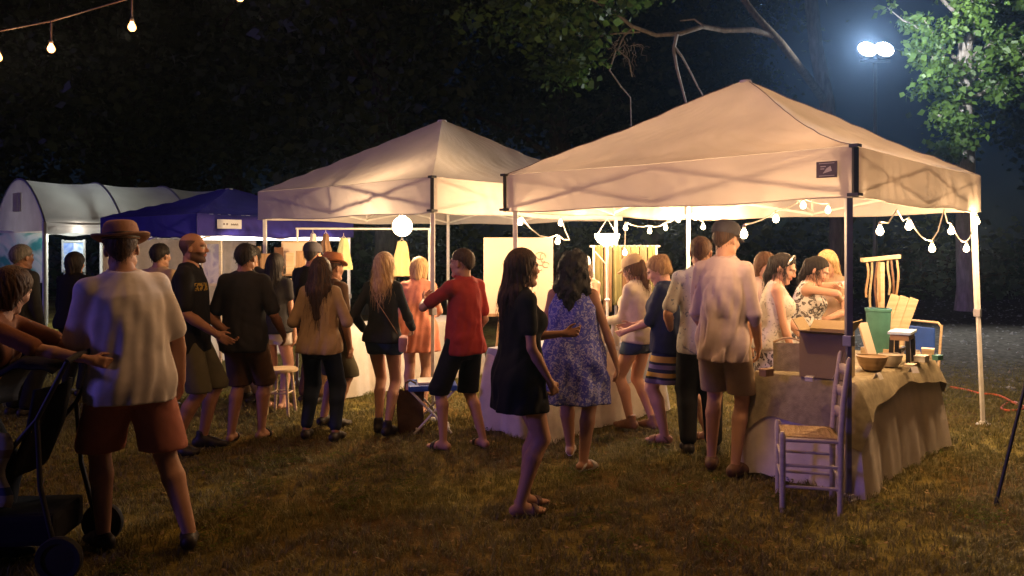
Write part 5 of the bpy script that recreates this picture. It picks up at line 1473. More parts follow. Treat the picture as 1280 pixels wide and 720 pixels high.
# ---- under the white canopy with the lantern: rail of garments and a rack of boards
def garment(parent, x, y, z, m, w=.18, L_=.36, name='dress'):
    def gp(a, b, s):
        ww = w * (.45 + .75 * b ** .8); return (x + (a - .5) * ww + .004 * math.sin(9 * b), y + s * (.025 + .02 * b) * math.sin(math.pi * a) + .012 * b * math.sin(16 * a + 3), z - .03 - b * L_)
    g_ = MB().grid(lambda a, b: gp(a, b, 1), 12, 10); g_.grid(lambda a, b: gp(1 - a, b, -1), 12, 10); o = g_.build(name, m, parent, True)
    MB().tube([(x - w * .22, y, z - .045), (x, y, z - .005), (x + w * .22, y, z - .045)], .004, 5).tube([(x, y, z - .005), (x, y, z + .03)], .003, 5).build('hanger', M['wire_pale'], o)
gr_ = Vector((at(455, 320, 9.6).x, 9.6, 0)); gk = empty('garment_rail', gr_, .12, 'rail with a yellow dress and pale green dress under the lantern canopy', 'clothes rail')
zr = at(455, 286, 9.6).z
for s in (-1, 1): MB().tube([(s * .78, 0, 0), (s * .78, 0, zr)], .014, 8).build('post', M['frame_white'], gk); MB().bar((s * .78, -.2, .015), (s * .78, .2, .015), .03, .03).build('foot', M['frame_white'], gk)
MB().tube([(-.8, 0, zr), (.8, 0, zr)], .012, 8).build('rail', M['frame_white'], gk)
garment(gk, .45, 0, zr - .12, M['yellow_cloth'], .22, .42); garment(gk, -.24, 0, zr - .08, M['green_cloth'], .18, .38); garment(gk, -.45, 0, zr - .03, M['scarf_brown'], .12, .22, 'small_garment'); garment(gk, -.60, 0, zr - .03, M['table_cloth_white'], .12, .20, 'small_garment')
br = Vector((at(352, 340, 8.95).x, 8.95, 0)); bk_ = empty('board_rack', br, .25, 'rack of brown wooden boards and a pale print beside the blue canopy', 'rack')
for s in (-1, 1): MB().bar((s * .24, 0, 0), (s * .24, 0, 1.62), .035, .035).build('post', M['wood_mid'], bk_)
for zz in (.55, .95, 1.30): MB().bar((-.27, 0, zz), (.27, 0, zz), .12, .02).build('shelf', M['wood_mid'], bk_)
for i, (x, z0, w_, h_) in enumerate([(-.17, 1.31, .12, .23), (-.03, 1.31, .10, .30), (.09, 1.31, .09, .24), (.19, 1.31, .07, .26), (-.14, .96, .16, .28), (.05, .96, .14, .30), (.18, .96, .10, .26), (-.1, .56, .2, .3), (.12, .56, .18, .28)]):
    MB().box((x, -.02, z0 + h_ / 2), (w_, .018, h_), 0, .004, R=Matrix.Rotation(-.10, 3, 'X')).build('board', M[('wood_mid', 'leather_brown', 'wood_pale')[i % 3] if i != 4 else 'board_cream'], bk_)
pp = empty('framed_print', (at(371, 318, 9.2).x, 9.2, 0), .2, 'pale yellow framed print hung behind the dark capped man', 'picture')
MB().box((0, 0, at(371, 318, 9.2).z), (.34, .02, .30), 0, .004).build('frame', M['wood_pale'], pp); MB().box((0, -.012, at(371, 318, 9.2).z), (.30, .006, .26)).build('print', M['board_cream'], pp); MB().bar((0, .02, 0), (0, .02, at(371, 318, 9.2).z), .03, .03).build('stand', M['wood_mid'], pp)
# brown carrier bag on the grass
bp_ = ground(513, 541); bg_ = empty('carrier_bag', bp_, .15, 'dark brown carrier bag standing on the grass beside the blonde woman', 'bag')
def bagpt(a, b):
    t = a * 2 * math.pi; sx = .115 * (abs(math.cos(t)) ** .35) * (1 if math.cos(t) >= 0 else -1); sy = .055 * (abs(math.sin(t)) ** .35) * (1 if math.sin(t) >= 0 else -1)
    return (sx * (1 + .04 * math.sin(8 * b + t)), sy * (1 - .35 * b) + .006 * math.sin(11 * b + 2 * t), b * .37 + .006 * math.sin(3 * t) * b)
MB().grid(bagpt, 40, 10).add([(-.115, -.055, .002), (.115, -.055, .002), (.115, .055, .002), (-.115, .055, .002)], [(0, 1, 2, 3)]).build('bag_body', M['brown_bag'], bg_, True)
for s in (-1, 1): MB().tube([(-.05, s * .034, .34), (-.045, s * .03, .43), (0, s * .02, .455), (.045, s * .03, .43), (.05, s * .034, .34)], .006, 6).build('handle', M['brown_bag'], bg_, True)

# ---- blue canopy stall: curtain, print display, table
cu = empty('side_curtain', TA3, 0, 'cream curtain closing the back of the blue canopy', 'curtain')
def cur(a, b):
    p = P3(.97, a, 0); n_ = -u3.normalized(); p = p + n_ * (.035 * math.sin(46 * a + 2 * math.sin(9 * a)) * (.4 + .6 * b)); p.z = 1.72 - b * 1.66; return p
cloth('curtain_cream', (.52, .43, .36), .08, trans=.2); MB().grid(cur, 120, 8).build('cloth_panel', M['curtain_cream'], cu, True); MB().tube([P3(.97, 0, 1.73), P3(.97, 1, 1.73)], .008, 6).build('rod', M['frame_white'], cu)
def print_stand(label, px, Y, py0, py1, w, m, rz=0, fm='wood_pale'):
    b = Vector((at(px, 320, Y).x, Y, 0)); s_ = empty('print_display', b, rz, label, 'display', 'prints on show in the far stalls'); z0, z1 = at(px, py1, Y).z, at(px, py0, Y).z
    MB().box((0, 0, (z0 + z1) / 2), (w, .012, z1 - z0)).build('print', m, s_)
    for a in (-1, 1): MB().box((a * (w / 2 + .02), 0, (z0 + z1) / 2), (.04, .03, z1 - z0 + .08), 0, .004).build('frame_side', M[fm], s_); MB().bar((a * w / 2, .03, 0), (a * w / 2, .03, z0 + .1), .03, .03).build('leg', M[fm], s_)
    for z in (z0, z1): MB().box((0, 0, z), (w, .03, .04), 0, .004).build('frame_rail', M[fm], s_)
def art(name, a, b, c, scale, seed):
    m = mat(name, a, .7); nt = m.node_tree; N = nt.nodes; L = nt.links; tc = N.new('ShaderNodeTexCoord'); mp = N.new('ShaderNodeMapping'); mp.inputs['Location'].default_value = (seed, seed * .7, 0); n = N.new('ShaderNodeTexNoise'); n.inputs['Scale'].default_value = scale; n.inputs['Distortion'].default_value = 1.5
    r = N.new('ShaderNodeValToRGB'); r.color_ramp.elements[0].position = .36; r.color_ramp.elements[0].color = (*a, 1); r.color_ramp.elements[1].position = .64; r.color_ramp.elements[1].color = (*c, 1); e = r.color_ramp.elements.new(.5); e.color = (*b, 1)
    L.new(tc.outputs['Object'], mp.inputs[0]); L.new(mp.outputs[0], n.inputs[0]); L.new(n.outputs['Fac'], r.inputs[0]); L.new(r.outputs[0], N[m['_p']].inputs['Base Color']); return m
print_stand('tall mauve print in pale frame under the blue canopy', 264, 10.9, 303, 356, .24, art('art_mauve', (.42, .34, .36), (.55, .45, .40), (.30, .24, .30), 3, 1), -.2)
print_stand('narrow cream panel in pale frame next to the mauve print', 244, 11.2, 306, 370, .16, M['board_cream'], -.2)
print_stand('wide teal and white painting inside the arched tent', 28, 15.6, 290, 352, .95, art('art_teal', (.75, .76, .72), (.55, .70, .68), (.05, .30, .30), 1.8, 3), -.1, 'frame_white')
print_stand('blue picture hanging beside the leg of the arched tent', 92, 16.2, 302, 338, .46, art('art_blue', (.10, .16, .42), (.22, .28, .50), (.40, .42, .44), 3.5, 5), -.2, 'frame_grey')
print_stand('pale yellow panel at the open front of the arched tent', 48, 16.6, 283, 300, .34, M['yellow_cloth'], -.1, 'frame_white')
N4_ = TA3 + u3.normalized() * 1.2 + v3.normalized() * .45
folding_table('folding table in the blue canopy stall', N4_, u3, v3, .6, 1.6, TZ - .006); drape('tablecloth', 'cream cloth on the table in the blue canopy stall', 'tablecloth', N4_, u3, v3, .6, 1.6, TZ, TZ - .015, M['table_cloth_white'], .05, .014, 34, 21)
ws = Vector((at(352, 490, 7.7).x, 7.7, 0)); so_ = empty('wooden_stool', ws, .2, 'small pale wooden stool behind the long haired woman', 'stool')
MB().lathe([(0, .42), (.15, .42), (.155, .435), (.15, .45), (0, .452)], (0, 0, 0), 22).build('seat', M['wood_pale'], so_, True)
for a in range(4): t = a * 1.57 + .5; MB().tube([(.10 * math.cos(t), .10 * math.sin(t), .42), (.15 * math.cos(t), .15 * math.sin(t), 0)], [.016, .012], 8).build('leg', M['wood_pale'], so_, True)
MB().tube([(.118 * math.cos(t), .118 * math.sin(t), .22) for t in [.5 + i * 1.57 for i in range(5)]], .008, 6).build('stretcher', M['wood_pale'], so_)

# ---- stroller
sp = Vector((-2.56, 4.10, 0)); sr = empty('stroller', sp, math.radians(186), 'dark folding stroller with a pale striped towel over its seat', 'stroller')
cloth('stroller_fabric', (.016, .016, .020)); fm = M['frame_black']
for s in (-1, 1):
    MB().tube([(-.36, s * .22, 1.06), (-.22, s * .22, .78), (.10, s * .22, .40), (.34, s * .20, .12)], .013, 8).build('side_tube', fm, sr, True); MB().tube([(-.22, s * .22, .78), (-.24, s * .23, .45), (-.32, s * .24, .11)], .013, 8).build('rear_tube', fm, sr, True)
    for (x, y, r0) in ((.36, s * .20, .085), (-.34, s * .26, .11)):
        wh = MB().lathe([(r0 * .72, -.018), (r0 * .95, -.02), (r0, -.008), (r0, .008), (r0 * .95, .02), (r0 * .72, .018)], (x, y, r0), 24, R=Matrix.Rotation(math.pi / 2, 3, 'X'), caps=False).build('wheel', M['rubber'], sr, True)
        MB().lathe([(0, -.012), (r0 * .74, -.010), (r0 * .74, .010), (0, .012)], (x, y, r0), 20, R=Matrix.Rotation(math.pi / 2, 3, 'X')).build('hub', fm, wh, True)
MB().tube([(-.36, -.22, 1.06), (-.385, -.17, 1.085), (-.385, .17, 1.085), (-.36, .22, 1.06)], .016, 8).build('handlebar', M['rubber'], sr, True)
def seatf(a, b):
    y = (a - .5) * .40; k = [(-.20, .92), (-.16, .70), (-.08, .50), (.06, .45), (.20, .46), (.28, .36), (.31, .22)]; i = min(int(b * 6), 5); f = b * 6 - i
    x = k[i][0] + (k[i + 1][0] - k[i][0]) * f; z = k[i][1] + (k[i + 1][1] - k[i][1]) * f; return (x - .05 * (1 - (2 * a - 1) ** 2), y, z)
solid(MB().grid(seatf, 10, 18).build('seat', M['stroller_fabric'], sr, True), .02)
def hood(a, b):
    t = -.5 + 2.0 * b; s = (a - .5) * 2; rr2 = .30 * math.sqrt(max(1 - (s * .55) ** 2, .1)); return (-.17 + rr2 * math.sin(t), s * .215, .78 + rr2 * math.cos(t) + .006 * math.sin(22 * b))
solid(MB().grid(hood, 12, 18).build('hood', M['stroller_fabric'], sr, True), .008)
MB().box((-.10, 0, .22), (.36, .36, .16), 0, .03).build('basket', M['stroller_fabric'], sr)
solid(MB().grid(lambda a, b: (-.10 + .30 * b - .02 * math.sin(9 * a), .235 + .012 * math.sin(11 * b), .72 - .36 * a + .05 * b), 12, 8).build('towel', stripes_mat('towel', [(.30, (.34, .31, .28)), (.42, (.06, .08, .16)), (.46, (.36, .33, .30)), (.60, (.22, .15, .08)), (.64, (.36, .33, .30)), (.80, (.36, .33, .30))]), sr, True), .006)
# ---- black tripod stand whose leg enters at the edge of the lawn
g0 = ground(1245, 632); hub_ = Vector((g0.x + .40, g0.y + .10, 1.32)); tr_ = empty('tripod_stand', (hub_.x, hub_.y, 0), 0, 'black tripod stand with a slanting leg beside the craft table', 'stand')
base_ = Vector((hub_.x, hub_.y, 0))
for i in range(3):
    t = math.atan2(g0.y - hub_.y, g0.x - hub_.x) + i * 2.094; L_ = (Vector((g0.x, g0.y)) - Vector((hub_.x, hub_.y))).length; e = Vector((math.cos(t) * L_, math.sin(t) * L_, .01))
    lg = MB().tube([(math.cos(t) * .02, math.sin(t) * .02, 1.30), e], .011, 8).build('leg', M['black_paint'], tr_, True); MB().tube([e - Vector((0, 0, .01)), e + Vector((-math.cos(t) * .012, -math.sin(t) * .012, .035))], .015, 8).build('rubber_foot', M['rubber'], lg, True)
MB().tube([(0, 0, .55), (0, 0, 1.95)], .014, 10).lathe([(.03, 1.27), (.034, 1.29), (.034, 1.33), (.03, 1.35)], (0, 0, 0), 12).build('pole', M['black_paint'], tr_, True)
# ---- orange cord
cpts = [ground(1188, 486), ground(1205, 489), ground(1225, 494), ground(1245, 496), ground(1258, 501), ground(1270, 508), ground(1285, 512), ground(1262, 516), ground(1252, 512), ground(1268, 505), ground(1300, 522), ground(1340, 530)]
sm = []
for i in range(len(cpts) - 1):
    for k in range(4):
        t = k / 4; a, b, c, d = cpts[max(i - 1, 0)], cpts[i], cpts[i + 1], cpts[min(i + 2, len(cpts) - 1)]
        sm.append(.5 * ((2 * b) + (c - a) * t + (2 * a - 5 * b + 4 * c - d) * t * t + (3 * b - a - 3 * c + d) * t ** 3) + Vector((0, 0, .022)))
o = MB().tube([q - sm[0] for q in sm], .011, 6).build('extension_cord', M['orange_cord'], None, True, loc=sm[0]); tag(o, 'orange extension cord looping across the grass beyond the canopy', 'cord')
# ---------------------------------------------------------------- people
C = {}
for n_, c_ in dict(black=(.014, .013, .014), charcoal=(.030, .028, .030), white=(.62, .58, .56), cream=(.55, .47, .38), coral=(.62, .24, .16), red=(.33, .035, .030), navy=(.020, .026, .060),
                   salmon=(.42, .17, .13), khaki=(.34, .25, .16), olive=(.10, .09, .055), brown=(.11, .062, .036), rust=(.20, .085, .045), denim=(.05, .075, .14), darkjean=(.022, .030, .055),
                   palepink=(.45, .345, .32), grey=(.30, .30, .30), paleblue=(.36, .40, .48), tan=(.42, .30, .19), jacket=(.022, .022, .024)).items():
    C[n_] = cloth('cloth_' + n_, c_)
C['blueprint'] = pattern_mat('cloth_blue_print', (.085, .095, .42), [(.42, .42, .62), (.10, .10, .40)], 36, .53)
C['floral'] = pattern_mat('cloth_floral', (.70, .68, .66), [(.03, .03, .04), (.25, .22, .20)], 22, .52)
C['lace'] = pattern_mat('cloth_lace', (.62, .58, .52), [(.35, .33, .30)], 30, .60)
C['plaid'] = pattern_mat('cloth_faint_check', (.48, .48, .47), [(.20, .22, .28)], 26, .62)
# black tee with a small yellow print on the chest
m_ = cloth('cloth_black_printed', (.014, .013, .014)); C['printtee'] = m_; nt_ = m_.node_tree
tc_2 = nt_.nodes.new('ShaderNodeTexCoord'); sx_ = nt_.nodes.new('ShaderNodeSeparateXYZ'); nt_.links.new(tc_2.outputs['Object'], sx_.inputs[0])
def band_(sock, c, w):
    a = nt_.nodes.new('ShaderNodeMath'); a.operation = 'SUBTRACT'; a.inputs[1].default_value = c; nt_.links.new(sock, a.inputs[0])
    b = nt_.nodes.new('ShaderNodeMath'); b.operation = 'ABSOLUTE'; nt_.links.new(a.outputs[0], b.inputs[0]); d = nt_.nodes.new('ShaderNodeMath'); d.operation = 'LESS_THAN'; d.inputs[1].default_value = w; nt_.links.new(b.outputs[0], d.inputs[0]); return d.outputs[0]
def mul_(a, b): m = nt_.nodes.new('ShaderNodeMath'); m.operation = 'MULTIPLY'; nt_.links.new(a, m.inputs[0]); nt_.links.new(b, m.inputs[1]); return m.outputs[0]
wv_ = nt_.nodes.new('ShaderNodeTexNoise'); wv_.inputs['Scale'].default_value = 55; nt_.links.new(tc_2.outputs['Object'], wv_.inputs[0]); gt_ = nt_.nodes.new('ShaderNodeMath'); gt_.operation = 'GREATER_THAN'; gt_.inputs[1].default_value = .45; nt_.links.new(wv_.outputs['Fac'], gt_.inputs[0])
yp_ = nt_.nodes.new('ShaderNodeMath'); yp_.operation = 'GREATER_THAN'; yp_.inputs[1].default_value = .02; nt_.links.new(sx_.outputs[1], yp_.inputs[0])
fac_ = mul_(mul_(mul_(band_(sx_.outputs[2], 1.31, .030), band_(sx_.outputs[0], .085, .075)), yp_.outputs[0]), gt_.outputs[0])
mx_ = nt_.nodes.new('ShaderNodeMixRGB'); mx_.inputs[1].default_value = (.014, .013, .014, 1); mx_.inputs[2].default_value = (.34, .23, .04, 1); nt_.links.new(fac_, mx_.inputs[0]); nt_.links.new(mx_.outputs[0], nt_.nodes[m_['_p']].inputs['Base Color'])
nv, ye, mv = (.022, .026, .07), (.50, .32, .09), (.16, .13, .30)
C['stripe'] = stripes_mat('cloth_striped_skirt', [(.50, mv), (.545, nv), (.565, ye), (.60, nv), (.63, mv), (.665, nv), (.685, ye), (.735, nv), (.80, nv)])
for n_, c_ in dict(hat_brown=(.24, .13, .085), hat_orange=(.42, .17, .07), cap_white=(.66, .62, .56), cap_dark=(.045, .040, .045), cap_tan=(.48, .36, .20)).items(): C[n_] = cloth(n_, c_, bump=.3, bscale=200)

def on_head(sk, root, mb, name, m, tilt=0, smooth=True, off=(0, 0, 0)):
    """places a mesh built in the head's own frame"""
    R = sk['Rh'] @ rotx(math.radians(tilt)); h = sk['hs']
    mb.v = [tuple(sk['head'] + R @ (np.array(v) * h) + sk['Rh'] @ (np.array(off) * h)) for v in mb.v]
    return mb.build(name, m, root, smooth)

def brim_hat(sk, root, m, band=None, brim=.16, tall=.10):
    mb = MB(); n = 32
    prof = [(.098, 0), (.099, .02), (.095, .06), (.086, tall - .012), (.072, tall), (.034, tall - .006), (.0, tall - .014)]
    o = len(mb.v)
    for r_, z in prof:
        for k in range(n):
            t = 2 * math.pi * k / n; pinch = 1 - .12 * max(0, math.cos(t)) * (z / tall); mb.v.append((r_ * .92 * math.sin(t), r_ * 1.10 * math.cos(t) * pinch - .012, z + .052))
    for i in range(len(prof) - 1):
        for k in range(n): a = i * n + k; b = i * n + (k + 1) % n; mb.f.append((a, b, b + n, a + n))
    for j, (r_, dz) in enumerate([(.096, 0), (.118, -.004), (brim * .86, -.008), (brim, -.004), (brim, .004), (brim * .86, 0), (.118, .004), (.096, .008)]):
        for k in range(n):
            t = 2 * math.pi * k / n; mb.v.append((r_ * .95 * math.sin(t), r_ * 1.08 * math.cos(t) - .012, .052 + dz + .028 * (abs(math.sin(t)) ** 2) * (r_ / brim) ** 2 - .014 * math.cos(t) * (r_ / brim)))
    b0 = len(prof) * n
    for i in range(7):
        for k in range(n): a = b0 + i * n + k; b = b0 + i * n + (k + 1) % n; mb.f.append((a, b, b + n, a + n))
    h = on_head(sk, root, mb, 'hat', m, -6)
    bd = MB().lathe([(.1005, .057), (.1015, .064), (.1005, .084), (.098, .086)], (0, 0, 0), n, caps=False); bd.v = [(x * .925, y * 1.105 - .012, z) for x, y, z in bd.v]
    on_head(sk, h, bd, 'hat_band', band or M['leather_dark'], -6)
    return h

def cap(sk, root, m, back=False):
    mb = MB(); n = 28; prof = [(.098, -.005), (.099, .02), (.094, .052), (.078, .080), (.050, .096), (.014, .103), (0, .1035)]
    for r_, z in prof:
        for k in range(n):
            t = 2 * math.pi * k / n; mb.v.append((r_ * .93 * math.sin(t), r_ * 1.14 * math.cos(t) - .014, z + .042))
    for i in range(len(prof) - 1):
        for k in range(n): a = i * n + k; b = i * n + (k + 1) % n; mb.f.append((a, b, b + n, a + n))
    h = on_head(sk, root, mb, 'cap', m, -4)
    vz = MB(); nu, nv_ = 14, 5
    for th in (0, -.005):
        for i in range(nu + 1):
            for j in range(nv_ + 1):
                t = -1.05 + 2.1 * i / nu; r0 = .100; r1 = .100 + .075 * math.cos(t * 1.2) * j / nv_
                vz.v.append((r0 * .9 * math.sin(t), (r1) * 1.05 * math.cos(t) - .010, .050 - .022 * (j / nv_) - .012 * math.sin(t) ** 2 + th))
    S_ = (nu + 1) * (nv_ + 1)
    for i in range(nu):
        for j in range(nv_):
            a = i * (nv_ + 1) + j; vz.f += [(a, a + 1, a + nv_ + 2, a + nv_ + 1), (S_ + a, S_ + a + nv_ + 1, S_ + a + nv_ + 2, S_ + a + 1)]
    for i in range(nu): a = i * (nv_ + 1) + nv_; vz.f.append((a, a + S_, a + S_ + nv_ + 1, a + nv_ + 1))
    on_head(sk, h, vz, 'visor', m, -4)
    on_head(sk, h, MB().lathe([(.008, .141), (.007, .146), (0, .148)], (0, -.014, 0), 8), 'button', m, -4)
    return h

H_ = lambda kind, m, **k: dict(kind=kind, mat=M[m], **k)
def put(px, Y): return dict(x=(px - 640) / FPX * Y, y=Y)
SK_L, SK_M, SK_D = (.56, .33, .24), (.46, .26, .17), (.34, .18, .115)

